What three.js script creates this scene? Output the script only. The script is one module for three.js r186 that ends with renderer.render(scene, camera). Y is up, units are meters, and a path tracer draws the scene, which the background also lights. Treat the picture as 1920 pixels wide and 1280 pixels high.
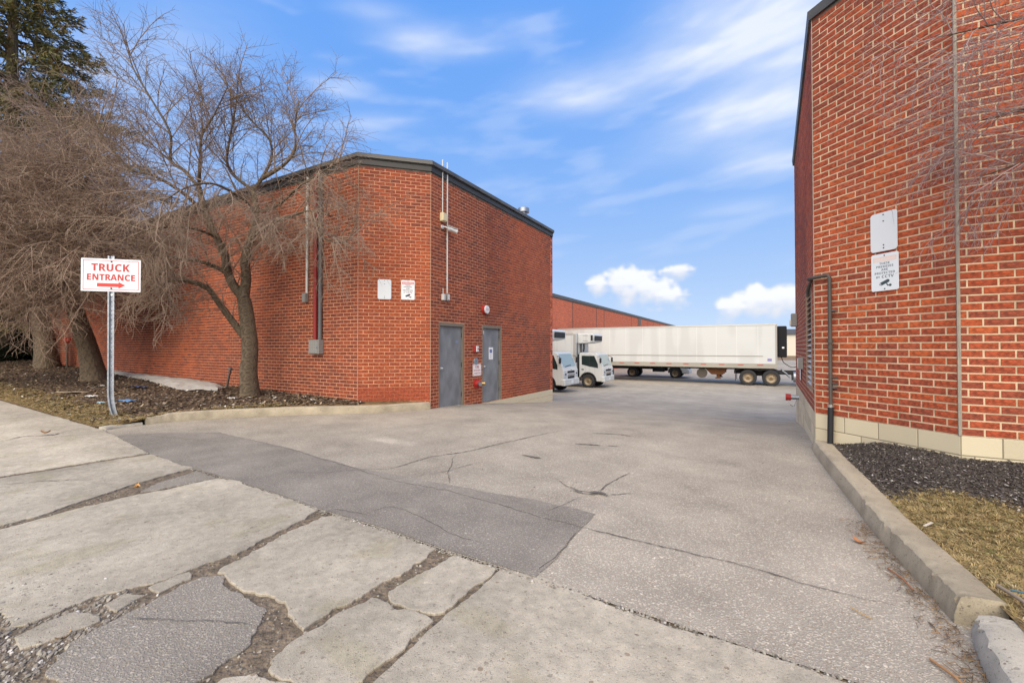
import * as THREE from 'three';
import { mergeGeometries, toCreasedNormals } from 'three/addons/utils/BufferGeometryUtils.js';
import { RoundedBoxGeometry } from 'three/addons/geometries/RoundedBoxGeometry.js';

// ---------------------------------------------------------------- camera, sky, sun, exposure
const scene = new THREE.Scene();
const EYE = 1.42, YAW = THREE.MathUtils.degToRad(29.5), PITCH = Math.atan(11 / 815);
const camera = new THREE.PerspectiveCamera(76.3, 1.5, 0.05, 4000);
camera.position.set(0, EYE, 0);
camera.rotation.order = 'YXZ';
camera.rotation.set(PITCH, YAW, 0);
camera.updateMatrixWorld();
scene.add(camera);

const renderer = new THREE.WebGLRenderer({ antialias: true });
renderer.toneMapping = THREE.LinearToneMapping;
renderer.toneMappingExposure = 1.66;
renderer.shadowMap.enabled = true;

const SUN_AZ = THREE.MathUtils.degToRad(171), SUN_EL = THREE.MathUtils.degToRad(48);
const sunDir = new THREE.Vector3(Math.sin(SUN_AZ) * Math.cos(SUN_EL), Math.sin(SUN_EL), -Math.cos(SUN_AZ) * Math.cos(SUN_EL));
const sun = new THREE.DirectionalLight(new THREE.Color().setRGB(1.0, 0.88, 0.68), 3.1);
sun.position.copy(sunDir).multiplyScalar(80);
sun.target.position.set(-4, 0, -12);
sun.castShadow = true;
sun.shadow.radius = 150;
sun.shadow.mapSize.set(4096, 4096);
Object.assign(sun.shadow.camera, { left: -60, right: 60, top: 60, bottom: -60, near: 1, far: 220 });
scene.add(sun, sun.target);

// seeded random and noise
function rng(seed) { let a = seed >>> 0; return () => { a = (a + 0x6D2B79F5) | 0; let t = Math.imul(a ^ (a >>> 15), 1 | a); t = (t + Math.imul(t ^ (t >>> 7), 61 | t)) ^ t; return ((t ^ (t >>> 14)) >>> 0) / 4294967296; }; }
const hash2 = (x, y, s = 0) => { let h = Math.imul(x, 374761393) ^ Math.imul(y, 668265263) ^ Math.imul(s + 11, 2147483647 ^ 0x5bd1e995); h = Math.imul(h ^ (h >>> 13), 1274126177); return ((h ^ (h >>> 16)) >>> 0) / 4294967296; };
const mod = (a, n) => ((a % n) + n) % n;
function vnoise(x, y, s = 0, px = 0, py = 0) {
  const xi = Math.floor(x), yi = Math.floor(y), fx = x - xi, fy = y - yi;
  const u = fx * fx * (3 - 2 * fx), v = fy * fy * (3 - 2 * fy);
  const X0 = px ? mod(xi, px) : xi, X1 = px ? mod(xi + 1, px) : xi + 1, Y0 = py ? mod(yi, py) : yi, Y1 = py ? mod(yi + 1, py) : yi + 1;
  const a = hash2(X0, Y0, s), b = hash2(X1, Y0, s), c = hash2(X0, Y1, s), d = hash2(X1, Y1, s);
  return a + (b - a) * u + (c - a) * v + (a - b - c + d) * u * v;
}
function fbm(x, y, o = 4, s = 0, per = 0) { let t = 0, a = .5, n = 0; for (let i = 0; i < o; i++) { t += a * vnoise(x, y, s + i * 17, per ? per << i : 0, per ? per << i : 0); n += a; x *= 2; y *= 2; a *= .5; } return t / n; }
const sstep = (a, b, x) => { const t = Math.min(1, Math.max(0, (x - a) / (b - a))); return t * t * (3 - 2 * t); };
const lerp = (a, b, t) => a + (b - a) * t;

// the sky: blue air whitening towards the horizon, thin cirrus streaks, a row of cumulus low down
{
  const W = 2048, H = 1024, data = new Float32Array(W * H * 4);
  // azimuth from -z to +x in degrees, elevation, half sizes, tilt, strength
  const streaks = [[-41.4, 34.6, 5.5, 1.5, .02, .62], [-47.6, 36.6, 4, 1.0, .1, .3], [-52, 29, 4, 1.2, .1, .3], [-47, 26.4, 4.5, .9, .1, .3],
    [-22.2, 29.8, 6, 2.0, -.05, .62], [-14, 30.6, 9, 2.6, .16, .50], [-3, 34, 9, 5.0, .15, .46], [4, 33, 9, 6.0, .1, .48], [-4, 25.0, 10, 3.0, .22, .46], [5, 25.5, 9, 5.0, .1, .46], [1, 20, 6, 1.8, -.12, .5],
    [-1.8, 15.8, 5, .9, .0, .34], [-72, 25, 8, 3.2, .1, .34], [-66, 30, 7, 3, .2, .2], [-30, 35.5, 7, 2, .15, .16]];
  const cum = [[-13.6, 7.9, 3.6, 2.0], [-15.2, 8.6, 2.2, 1.5], [-11.4, 7.2, 2.6, 1.7], [-8.6, 9.4, 2.2, .8], [-18.2, 8.0, 1.5, 1.0], [-9.4, 6.3, 2.4, 1.2], [-.4, 5.2, 3.2, 1.5], [-2.8, 4.6, 2.0, 1.3], [2.6, 5.4, 3.2, 1.4], [-.2, 6.4, 1.2, .8]];
  const r2 = rng(99);
  for (let k = 0; k < 120; k++) { // the same kinds of cloud go on round the rest of the sky
    let az = 30 + r2() * 225; const el = 12 + Math.pow(r2(), .8) * 62;
    streaks.push([az > 180 ? az - 360 : az, el, 5 + 7 * r2(), 1.4 + 3.2 * r2(), (r2() - .3) * .5, .35 + .45 * r2()]);
  }
  for (let k = 0; k < 46; k++) { let az = 12 + r2() * 250; cum.push([az > 180 ? az - 360 : az, 4.2 + 4.2 * r2(), 1.5 + 2.2 * r2(), .8 + 1.1 * r2()]); }
  for (const k of streaks) k[6] = Math.cos(k[1] * Math.PI / 180);
  const wrap = a => a > 180 ? a - 360 : a < -180 ? a + 360 : a;
  for (let j = 0; j < H; j++) {
    const el = ((j + .5) / H - .5) * 180, rowS = el < 0 ? [] : streaks.filter(s => Math.abs(el - s[1]) < s[3] * 2.4 + Math.abs(s[4]) * s[2] * 2.2), rowC = el < 0 ? [] : cum.filter(s => Math.abs(el - s[1]) < s[3] * 2.4);
    for (let i = 0; i < W; i++) {
      const th = ((i + .5) / W - .5) * 2 * Math.PI; // atan2(z, x)
      const az = THREE.MathUtils.radToDeg(Math.atan2(Math.cos(th), -Math.sin(th)));
      const e = Math.max(0, el), t = 1 - Math.exp(-e / 15), t2 = sstep(0, 55, e);
      let r = lerp(.62, .12, t) * lerp(1, .82, t2), g = lerp(.76, .355, t) * lerp(1, .9, t2), b = lerp(.93, .86, t);
      if (el > 0) {
        let c = 0;
        const sw = fbm(az * .11 + el * .05 + 3, el * .55 - az * .06 + 7, 5, 5), fine = fbm(az * .35 + el * .12, el * 1.9 - az * .22, 4, 31);
        for (let q = 0; q < rowS.length; q++) {
          const k = rowS[q], da = wrap(az - k[0]) * k[6]; if (da > k[2] * 2.2 || da < -k[2] * 2.2) continue;
          const de = el - k[1] - k[4] * da; if (de > k[3] * 2.4 || de < -k[3] * 2.4) continue;
          const x = da / k[2], y = de < 0 ? de / (k[3] * .85) : de / (k[3] * 1.35);
          c += k[5] * Math.exp(-(x * x + y * y) * 1.5) * (.42 + .75 * sw + .35 * (fine - .5));
        }
        c += .16 * sstep(.5, .8, sw) * sstep(6, 16, el);
        c = Math.min(.86, c);
        r = lerp(r, .86, c); g = lerp(g, .90, c); b = lerp(b, .98, c);
        if (rowC.length) {
          let q = 0, hi = 0; const n1 = fbm(az * .55 + 40, el * .75 + 9, 5, 77), n2 = fbm(az * 1.5, el * 1.7, 4, 81);
          for (let p = 0; p < rowC.length; p++) {
            const k = rowC[p], da = wrap(az - k[0]), de = el - k[1]; if (da > k[2] * 1.8 || da < -k[2] * 1.8) continue;
            const x = da / k[2], y = de > 0 ? de / (k[3] * 1.05) : de / (k[3] * 1.6), dd = Math.sqrt(x * x + y * y) + (n1 - .5) * .85 + (n2 - .5) * .6;
            const m = 1 - sstep(de > 0 ? .66 : .0, 1.14, dd);
            q = 1 - (1 - q) * (1 - m); hi = Math.max(hi, m * sstep(-1.1, .5, de / k[3]));
          }
          q *= .97;
          const w = lerp(.80, .97, hi);
          r = lerp(r, w, q * .9); g = lerp(g, w * 1.0, q * .9); b = lerp(b, Math.min(1, w * 1.04), q * .9);
        }
      } else { const k = sstep(0, -6, el); r = lerp(r, .30, k); g = lerp(g, .29, k); b = lerp(b, .27, k); }
      const o = (j * W + i) * 4, S = .655;
      data[o] = r * S; data[o + 1] = g * S; data[o + 2] = b * S; data[o + 3] = 1;
    }
  }
  const sky = new THREE.DataTexture(data, W, H, THREE.RGBAFormat, THREE.FloatType);
  sky.mapping = THREE.EquirectangularReflectionMapping; sky.colorSpace = THREE.LinearSRGBColorSpace;
  sky.magFilter = sky.minFilter = THREE.LinearFilter; sky.needsUpdate = true;
  scene.background = sky; scene.environment = sky;
}

// ---------------------------------------------------------------- helpers
const taken = {};
function numbered(n) { if (!(n in taken)) { taken[n] = 0; return n; } taken[n]++; return n + '_' + String(taken[n]).padStart(3, '0'); }
function tag(o, label, category, group) { o.userData.label = label; o.userData.category = category; if (group) o.userData.group = group; return o; }
function mesh(name, geo, mat, parent) { const m = new THREE.Mesh(geo, mat); m.name = parent ? name : numbered(name); m.castShadow = m.receiveShadow = true; (parent || scene).add(m); return m; }
function thing(name, label, category, pos = [0, 0, 0], ry = 0, group) { const g = new THREE.Group(); g.name = numbered(name); g.position.set(...pos); g.rotation.y = ry; scene.add(g); return tag(g, label, category, group); }
function kind(o, k) { o.userData.kind = k; return o; }
const box = (w, h, d, x = 0, y = 0, z = 0) => new THREE.BoxGeometry(w, h, d).translate(x, y, z);
const rbox = (w, h, d, r, x = 0, y = 0, z = 0, s = 2) => new RoundedBoxGeometry(w, h, d, s, r).translate(x, y, z);
const cyl = (r0, r1, h, n = 16) => new THREE.CylinderGeometry(r0, r1, h, n);
const tube = (pts, r, seg = 24, n = 8) => new THREE.TubeGeometry(new THREE.CatmullRomCurve3(pts.map(p => new THREE.Vector3(...p)), false, 'catmullrom', .2), seg, r, n, false);
const merge = l => mergeGeometries(l.map(g => g.index ? g.toNonIndexed() : g));
function rawGeo(pos, nor, col, uv, idx) {
  const g = new THREE.BufferGeometry();
  g.setAttribute('position', new THREE.Float32BufferAttribute(pos, 3));
  if (nor) g.setAttribute('normal', new THREE.Float32BufferAttribute(nor, 3));
  if (col) g.setAttribute('color', new THREE.Float32BufferAttribute(col, 3));
  if (uv) g.setAttribute('uv', new THREE.Float32BufferAttribute(uv, 2));
  if (idx) g.setIndex(idx);
  if (!nor) g.computeVertexNormals();
  return g;
}
// ---------------------------------------------------------------- textures
function grayTex(n, fn, srgb = true) {
  const d = new Uint8Array(n * n * 4);
  for (let j = 0; j < n; j++) for (let i = 0; i < n; i++) { const c = fn(i / n, j / n, i, j), o = (j * n + i) * 4; const a = Array.isArray(c) ? c : [c, c, c]; for (let k = 0; k < 3; k++) d[o + k] = Math.max(0, Math.min(255, a[k] * 255)); d[o + 3] = 255; }
  const t = new THREE.DataTexture(d, n, n, THREE.RGBAFormat); t.wrapS = t.wrapT = THREE.RepeatWrapping; t.magFilter = THREE.LinearFilter; t.minFilter = THREE.LinearMipmapLinearFilter; t.generateMipmaps = true;
  if (srgb) t.colorSpace = THREE.SRGBColorSpace; t.needsUpdate = true; return t;
}
const rep = (t, rx, ry = rx) => { const c = t.clone(); c.repeat.set(rx, ry); c.needsUpdate = true; return c; };
// stones of several sizes set in a binder: returns [height, tone] fields on an n*n tile
function aggregate(n, seed, classes) {
  const h = new Float32Array(n * n), tone = new Float32Array(n * n).fill(-1), R = rng(seed);
  for (const [count, r0, r1] of classes) for (let k = 0; k < count; k++) {
    const cx = R() * n, cy = R() * n, rr = r0 + R() * (r1 - r0), el = .6 + .4 * R(), an = R() * 3.14, ca = Math.cos(an), sa = Math.sin(an), tn = R(), m = Math.ceil(rr);
    for (let y = -m; y <= m; y++) for (let x = -m; x <= m; x++) { const u = (x * ca + y * sa) / rr, v = (-x * sa + y * ca) / (rr * el), q = u * u + v * v; if (q > 1) continue; const o = mod(Math.floor(cy + y), n) * n + mod(Math.floor(cx + x), n); const hh = .35 + .65 * Math.sqrt(1 - q) * (.6 + .4 * tn); if (hh > h[o]) { h[o] = hh; tone[o] = tn; } }
  }
  return { h, tone };
}
const AN = 1024;
const agA = aggregate(AN, 3, [[30000, 1.3, 3.0], [4600, 2.6, 5], [320, 4, 7]]);
const asphaltTex = grayTex(AN, (u, v, i, j) => { const o = j * AN + i, t = agA.tone[o], big = fbm(u * 6, v * 6, 3, 4, 6), gr = hash2(i, j, 5); if (t < 0) { const b = .62 + .14 * big + .12 * gr; return [b, b * .985, b * .97]; } const b = t > .955 ? 1 : .70 + .22 * t + .08 * big; return t < .12 ? [b * .98, b * .9, b * .84] : [b, b * .985, b * .965]; });
const asphaltBump = grayTex(AN, (u, v, i, j) => .15 + .75 * agA.h[j * AN + i] + .1 * hash2(i, j, 8), false);
const agC = aggregate(AN, 9, [[9000, 1.2, 2.6], [900, 3, 6], [170, 6, 10]]);
const concreteTex = grayTex(AN, (u, v, i, j) => { const o = j * AN + i, t = agC.tone[o], big = fbm(u * 5, v * 5, 4, 14, 5), gr = hash2(i, j, 15); let b = .87 + .26 * (big - .5) + .15 * (gr - .5); if (t >= 0 && agC.h[o] > .55) b *= t < .45 ? .74 + .4 * t : t > .93 ? 1.08 : t < .6 ? .96 : 1.0; return t >= 0 && t < .07 ? [b, b * .93, b * .87] : [b, b * .975, b * .935]; });
const concreteBump = grayTex(AN, (u, v, i, j) => .45 + .3 * fbm(u * 40, v * 40, 3, 24, 40) + .2 * hash2(i, j, 25) - .35 * (agC.tone[j * AN + i] >= 0 && agC.tone[j * AN + i] < .3 ? agC.h[j * AN + i] : 0), false);
const SN = 2048, agS = aggregate(SN, 19, [[40000, 1.2, 2.8], [3400, 3, 6], [500, 6, 11]]);
const slabTex = grayTex(SN, (u, v, i, j) => { // broom-worn concrete: exposed stones, pits, damp and dirt stains
  const o = j * SN + i, t = agS.tone[o], big = fbm(u * 4, v * 4, 5, 114, 4), st = fbm(u * 9 + 3, v * 9, 4, 117, 9), gr = hash2(i, j, 115);
  let b = .86 + .26 * (big - .5) + .22 * (gr - .5) + .14 * (fbm(u * 60, v * 60, 2, 119, 60) - .5) - .05 * sstep(.45, .8, st);
  if (t >= 0 && agS.h[o] > .5) b *= t < .4 ? .78 + .4 * t : t > .92 ? 1.1 : 1;
  return t >= 0 && t < .07 ? [b, b * .93, b * .87] : [b, b * .975, b * (.94 - .03 * sstep(.56, .74, st))]; });
const soilTex = grayTex(512, (u, v, i, j) => { const b = .8 + .5 * (fbm(u * 24, v * 24, 4, 44, 24) - .5) + .25 * (hash2(i, j, 45) - .5); return [b, b * .93, b * .84]; });
const soilBump = grayTex(512, (u, v, i, j) => fbm(u * 32, v * 32, 4, 54, 32), false);
// wire-cut face: short wavy scores along the brick
const brickBump = grayTex(512, (u, v, i, j) => { const w = fbm(u * 10, v * 10, 3, 61, 10); return .3 + .55 * vnoise(u * 28 + w * 2, v * 110 + w * 9, 62, 28, 110) * (.4 + .6 * fbm(u * 14, v * 28, 2, 63, 14)) + .12 * hash2(i, j, 64); }, false);
const brickTex = grayTex(512, (u, v, i, j) => { const w = fbm(u * 10, v * 10, 3, 61, 10), s = vnoise(u * 28 + w * 2, v * 110 + w * 9, 62, 28, 110); const b = .88 + .34 * (fbm(u * 18, v * 18, 3, 66, 18) - .5) + .34 * (s - .5) + .16 * (hash2(i, j, 67) - .5); return [b, b * (.98 + .05 * w), b * (.96 + .08 * w)]; });
const plasterBump = grayTex(512, (u, v, i, j) => fbm(u * 40, v * 40, 4, 71, 40) * .8 + .2 * hash2(i, j, 72), false);
const grainTex = grayTex(512, (u, v, i, j) => { const b = .88 + .34 * (fbm(u * 8, v * 8, 5, 73, 8) - .5) + .08 * (hash2(i, j, 74) - .5); return [b, b, b]; });
const barkTex = grayTex(512, (u, v, i, j) => { const w = fbm(u * 8, v * 4, 3, 91, 8); const r = vnoise(u * 22 + w * 4, v * 7 + w * 3, 92, 22, 7); const b = .7 + .3 * r + .15 * (hash2(i, j, 93) - .5); return [b, b * .95, b * .88]; });
const barkBump = grayTex(512, (u, v, i, j) => { const w = fbm(u * 8, v * 4, 3, 91, 8); return .7 * vnoise(u * 22 + w * 4, v * 7 + w * 3, 92, 22, 7) + .3 * fbm(u * 40, v * 20, 2, 95, 40); }, false);
const dirtTex = grayTex(512, (u, v) => { const st = vnoise(u * 60, v * 2, 101, 60, 2), b = .98 - .035 * sstep(.5, .8, st) - .04 * (fbm(u * 5, v * 5, 3, 103, 5)); return [b, b * .99, b * .965]; });
const C = (r, g, b) => new THREE.Color().setRGB(r, g, b);
const std = (r, g, b, rough = .8, o = {}) => new THREE.MeshStandardMaterial({ color: C(r, g, b), roughness: rough, ...o });
const M = {
  asphalt: std(.60, .545, .465, .95, { map: asphaltTex, bumpMap: asphaltBump, bumpScale: .004, vertexColors: true }),
  asphaltDark: std(.415, .378, .328, .95, { map: rep(asphaltTex, 1.13), bumpMap: rep(asphaltBump, 1.13), bumpScale: .004, vertexColors: true }),
  concrete: std(.60, .555, .475, .93, { map: slabTex, bumpMap: rep(concreteBump, 2), bumpScale: .010, vertexColors: true }),
  kerb: std(.58, .52, .415, .93, { map: rep(concreteTex, 1.3), bumpMap: rep(concreteBump, 1.3), bumpScale: .012, vertexColors: true }),
  kerbPale: std(.58, .56, .51, .93, { map: rep(concreteTex, 1.1), bumpMap: rep(concreteBump, 1.1), bumpScale: .007, vertexColors: true }),
  crack: std(.12, .105, .09, 1),
  gravelBed: std(.27, .24, .205, 1, { map: rep(soilTex, 1.5), bumpMap: rep(soilBump, 1.5), bumpScale: .02 }),
  soil: std(1, 1, 1, 1, { map: soilTex, bumpMap: soilBump, bumpScale: .03, vertexColors: true }),
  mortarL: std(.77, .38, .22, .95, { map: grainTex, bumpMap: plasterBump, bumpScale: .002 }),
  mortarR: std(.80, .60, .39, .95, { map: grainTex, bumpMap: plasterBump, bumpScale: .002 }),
  brick: std(1, 1, 1, .88, { map: brickTex, bumpMap: brickBump, bumpScale: .004, vertexColors: true }),
  block: std(.62, .535, .37, .85, { bumpMap: rep(plasterBump, 2), bumpScale: .002 }),
  blockJoint: std(.26, .22, .15, .95, { bumpMap: plasterBump, bumpScale: .004 }),
  coping: std(.085, .078, .068, .5, { map: grainTex, metalness: .3 }),
  copingLt: std(.15, .14, .125, .5, { map: grainTex, metalness: .3 }),
  roof: std(.18, .18, .17, .95, { map: soilTex }),
  caulk: std(.50, .32, .21, .8), caulkR: std(.45, .39, .31, .85, { bumpMap: plasterBump, bumpScale: .006 }),
  door: std(.26, .265, .28, .55, { map: rep(grainTex, .8), bumpMap: plasterBump, bumpScale: .0006 }),
  frame: std(.26, .215, .16, .6, { map: grainTex }),
  steel: std(.62, .62, .6, .28, { metalness: .95 }),
  galv: std(.42, .45, .50, .42, { metalness: .75, map: rep(grainTex, 3) }),
  dark: std(.012, .012, .014, .65), rubber: std(.028, .028, .03, .85, { bumpMap: plasterBump, bumpScale: .002 }),
  white: std(.78, .78, .77, .45, { map: rep(grainTex, .4) }), whiteSign: std(.74, .76, .77, .45), offWhite: std(.72, .68, .58, .5), cream: std(.70, .60, .38, .6),
  red: std(.40, .025, .02, .5), pipeRed: std(.27, .022, .02, .6), grey: std(.34, .33, .31, .6, { map: rep(grainTex, 4) }), greyPipe: std(.16, .16, .16, .6, { map: rep(grainTex, 4) }),
  pvc: std(.62, .61, .58, .5), gasPipe: std(.105, .09, .075, .6, { map: rep(grainTex, 6) }), brass: std(.45, .30, .13, .4, { metalness: .8 }),
  rust: std(.19, .085, .035, .9, { map: rep(soilTex, 4) }), truckWhite: std(.64, .665, .69, .32, { map: rep(dirtTex, .5) }),
  glass: new THREE.MeshPhysicalMaterial({ color: C(.02, .03, .028), roughness: .06, metalness: 0, specularIntensity: 1 }),
  windshield: new THREE.MeshPhysicalMaterial({ color: C(.30, .37, .36), roughness: .06 }),
  chrome: std(.75, .75, .75, .15, { metalness: 1 }),
};
// ---------------------------------------------------------------- levels of the ground (metres): the yard falls away behind the gap
const KN = [[-50, 0], [2.5, .02], [5, .03], [7.5, .02], [14, -.5], [21, -.92], [26, -1.04], [33, -1.05], [400, -1.05]];
function drive(v) {
  const sl = j => { if (j <= 0 || j >= KN.length - 1) return 0; const a = (KN[j][1] - KN[j - 1][1]) / (KN[j][0] - KN[j - 1][0]), b = (KN[j + 1][1] - KN[j][1]) / (KN[j + 1][0] - KN[j][0]); return a * b <= 0 ? 0 : 2 * a * b / (a + b); };
  for (let i = 0; i < KN.length - 1; i++) if (v <= KN[i + 1][0]) { const [a, A] = KN[i], [b, B] = KN[i + 1], h = b - a, t = (v - a) / h, m0 = sl(i) * h, m1 = sl(i + 1) * h; return (2 * t ** 3 - 3 * t * t + 1) * A + (t ** 3 - 2 * t * t + t) * m0 + (3 * t * t - 2 * t ** 3) * B + (t ** 3 - t * t) * m1; }
  return -1.05;
}
const G = (x, z) => drive(-z) + .022 * Math.max(0, -x - 6) * (1 - sstep(7.2, 8.2, -z));
const bedL = (x, z) => { const u = -x, v = -z, t = Math.min(1, Math.max(0, (v - 2.6) / 4)); return lerp(.02 + .022 * Math.max(0, u - 6), .22 + .0246 * (u - 7.6), t); };
const pl = (pts, x) => { for (let i = 0; i < pts.length - 1; i++) if (x <= pts[i + 1][0]) return lerp(pts[i][1], pts[i + 1][1], Math.max(0, (x - pts[i][0]) / (pts[i + 1][0] - pts[i][0]))); return pts[pts.length - 1][1]; };
// camera-space size of a point, used only to choose which bricks become single objects
const camV = new THREE.Vector3(), viewInv = camera.matrixWorld.clone().invert();
function seen(x, y, z) { camV.set(x, y, z).applyMatrix4(viewInv); const d = -camV.z; if (d < .2) return null; const px = camV.x / d / (960 / 815), py = camV.y / d / (640 / 815); return Math.abs(px) > 1 || Math.abs(py) > 1 ? null : d; }
// ---------------------------------------------------------------- ground sheets
const BOUND = [[-60, -2.9], [-14.8, -2.88], [-9.13, -2.86], [-6.91, -2.6], [-5.75, -2.57], [-4.88, -2.55], [-3.97, -2.51], [-3.28, -2.46], [-2.45, -2.44], [-1.94, -2.4], [-1.47, -2.39], [-.86, -2.36], [.05, -2.32], [.51, -2.30], [60, -2.3]];
const zb = x => pl(BOUND, x);
const KL = [[-6.42, -7.62], [-6.96, -6.5], [-7.96, -5.45], [-8.71, -4.46], [-9.05, -3.83], [-9.13, -3.4]];     // foot of the left kerb
const KR = [[.64, -7.25], [.66, -6.22], [.72, -4.86], [.75, -4.18], [.80, -3.64], [.84, -3.24], [.86, -3.04]];      // foot of the right kerb
const inLeftBed = (x, z) => { if (z < -7.6 || x > -6.42) return false; if (z > -3.4) return x < -9.25; const zz = -z; const f = pl(KL.map(p => [-p[1], p[0]]).sort((a, b) => a[0] - b[0]), zz); return x < f - .17; };
const inRightBed = (x, z) => z < -1.5 && z > -7.25 && x > pl(KR.map(p => [-p[1], p[0]]).sort((a, b) => a[0] - b[0]), -z) + .19;
{
  const far = mesh('ground', new THREE.PlaneGeometry(4000, 4000).rotateX(-Math.PI / 2).translate(0, -1.2, 0), std(.16, .14, .085, 1)); kind(far, 'structure');
  // asphalt of the entrance and the yard
  const xs = [], ts = [];
  for (let x = -70; x < -12; x += 2) xs.push(x); for (let x = -12; x < 3.5; x += .12) xs.push(x); for (let x = 3.5; x <= 70; x += 2) xs.push(x);
  for (let t = 0; t < 7; t += .12) ts.push(t); for (let t = 7; t < 40; t += .6) ts.push(t); for (let t = 40; t <= 96; t += 4) ts.push(t);
  const pos = [], col = [], uv = [], idx = [];
  for (const t of ts) for (const x of xs) {
    const z = zb(x) - t, low = inLeftBed(x, z) || inRightBed(x, z) ? -.16 : 0;
    const und = t < 9 ? .012 * (fbm(x * .8 + 9, z * .8, 3, 201) - .5) * sstep(0, .5, t) : 0;
    const hole = -.035 * Math.exp(-(((x + 1.37) / .17) ** 2 + ((z + 3.93) / .12) ** 2));
    pos.push(x, G(x, z) + low + und + hole, z); uv.push(x / 1.6, z / 1.6);
    const big = fbm(x * .35, z * .35, 4, 211), mid = fbm(x * 1.7, z * 1.7, 3, 215), sc = fbm(x * 6, z * 6, 2, 219);
    const oil = [[-2.1, -5.6, .22], [-4.4, -6.3, .16], [-.6, -4.6, .13], [-3.4, -8.6, .35], [-1.4, -9.4, .3], [-5.2, -4.6, .12]].reduce((a, q) => a + Math.max(0, 1 - Math.hypot(x - q[0], z - q[1]) / q[2] - .6 * (sc - .3)), 0);
    const f = (.94 + .40 * (big - .5) + .30 * (mid - .5) + .14 * (sc - .5)) * (1 - .16 * Math.min(1, oil));
    const pale = Math.max(0, 1 - ((x + 4.7) / .5) ** 2 - ((z + 4.75) / .16) ** 2) * .35 * sc * 2;
    const pink = Math.max(0, 1 - ((x + 1.35) / .13) ** 2 - ((z + 3.88) / .07) ** 2);
    col.push(f + pale + .1 * pink, f * .99 + pale - .1 * pink, f * .975 + pale - .13 * pink);
  }
  const nx = xs.length;
  for (let j = 0; j < ts.length - 1; j++) for (let i = 0; i < nx - 1; i++) { const a = j * nx + i; idx.push(a, a + 1, a + nx, a + 1, a + nx + 1, a + nx); }
  const d = mesh('driveway', rawGeo(pos, null, col, uv, idx), M.asphalt); kind(d, 'structure'); d.userData.label = 'worn grey asphalt driveway running back to the truck yard';
  // the darker strip of asphalt along the pavement, laid as a fine grid that follows the surface
  {
    const top = [[-8.49, -2.9], [-8.19, -3.24], [-7.52, -3.76], [-5.62, -3.72], [-4.07, -3.50], [-2.74, -3.53], [-1.65, -3.57], [-1.16, -3.51]], P = [], Cc = [], U = [], I = [];
    const N = 150, Mn = 22;
    for (let i = 0; i <= N; i++) { const x0 = lerp(-8.45, -1.185, i / N); for (let j = 0; j <= Mn; j++) {
      const z1 = pl(top, x0) + .05 * (fbm(x0 * 5, 3, 3, 231) - .5), z0 = zb(x0) - .01, z = lerp(z0, z1, j / Mn), x = x0 + (i === N ? .05 * (fbm(z * 5, 8, 3, 233) - .5) : 0);
      const und = .012 * (fbm(x * .8 + 9, z * .8, 3, 201) - .5) * sstep(0, .5, zb(x) - z);
      P.push(x, G(x, z) + und + .005, z); U.push(x / 1.6, z / 1.6); const f = .98 + .5 * (fbm(x * 1.1, z * 1.1, 4, 235) - .5) + .2 * (fbm(x * 5, z * 5, 2, 237) - .5); Cc.push(f, f, f * 1.01);
    } }
    for (let i = 0; i < N; i++) for (let j = 0; j < Mn; j++) { const a = i * (Mn + 1) + j; I.push(a, a + Mn + 1, a + 1, a + 1, a + Mn + 1, a + Mn + 2); }
    const m = mesh('asphalt_patch', rawGeo(P, null, Cc, U, I), M.asphaltDark, d); m.material.side = THREE.DoubleSide; m.userData.label = 'darker repaired asphalt strip along the pavement';
  }
  // cracks: dirt-filled, of uneven width
  const R = rng(41);
  const crack = (pts, w, parent = d, lift = .007) => {
    const c = new THREE.CatmullRomCurve3(pts.map(p => new THREE.Vector3(p[0], 0, p[1])), false, 'catmullrom', .5), n = Math.ceil(c.getLength() / .025), P = [], I = [];
    for (let i = 0; i <= n; i++) {
      const p = c.getPoint(i / n), t = c.getTangent(i / n), e = Math.min(1, 6 * Math.min(i, n - i) / n + .15), ww = w * e * (.25 + 1.5 * R() * fbm(i * .21, w * 99 + pts[0][0], 2, 7)), j = .05 * (fbm(i * .22, pts[0][1] * 7, 4, 9) - .5);
      const x = p.x - t.z * j, z = p.z + t.x * j, und = .012 * (fbm(x * .8 + 9, z * .8, 3, 201) - .5) * sstep(0, .5, zb(x) - z);
      for (const s of [-1, 1]) { const X = x - t.z * ww * s, Z = z + t.x * ww * s; P.push(X, G(X, Z) + (parent === d ? und : 0) + lift, Z); }
      if (i) { const a = (i - 1) * 2; I.push(a, a + 2, a + 1, a + 1, a + 2, a + 3); }
    }
    mesh('crack', rawGeo(P, null, null, null, I), M.crackD, parent);
  };
  M.crackD = M.crack.clone(); M.crackD.side = THREE.DoubleSide;
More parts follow.
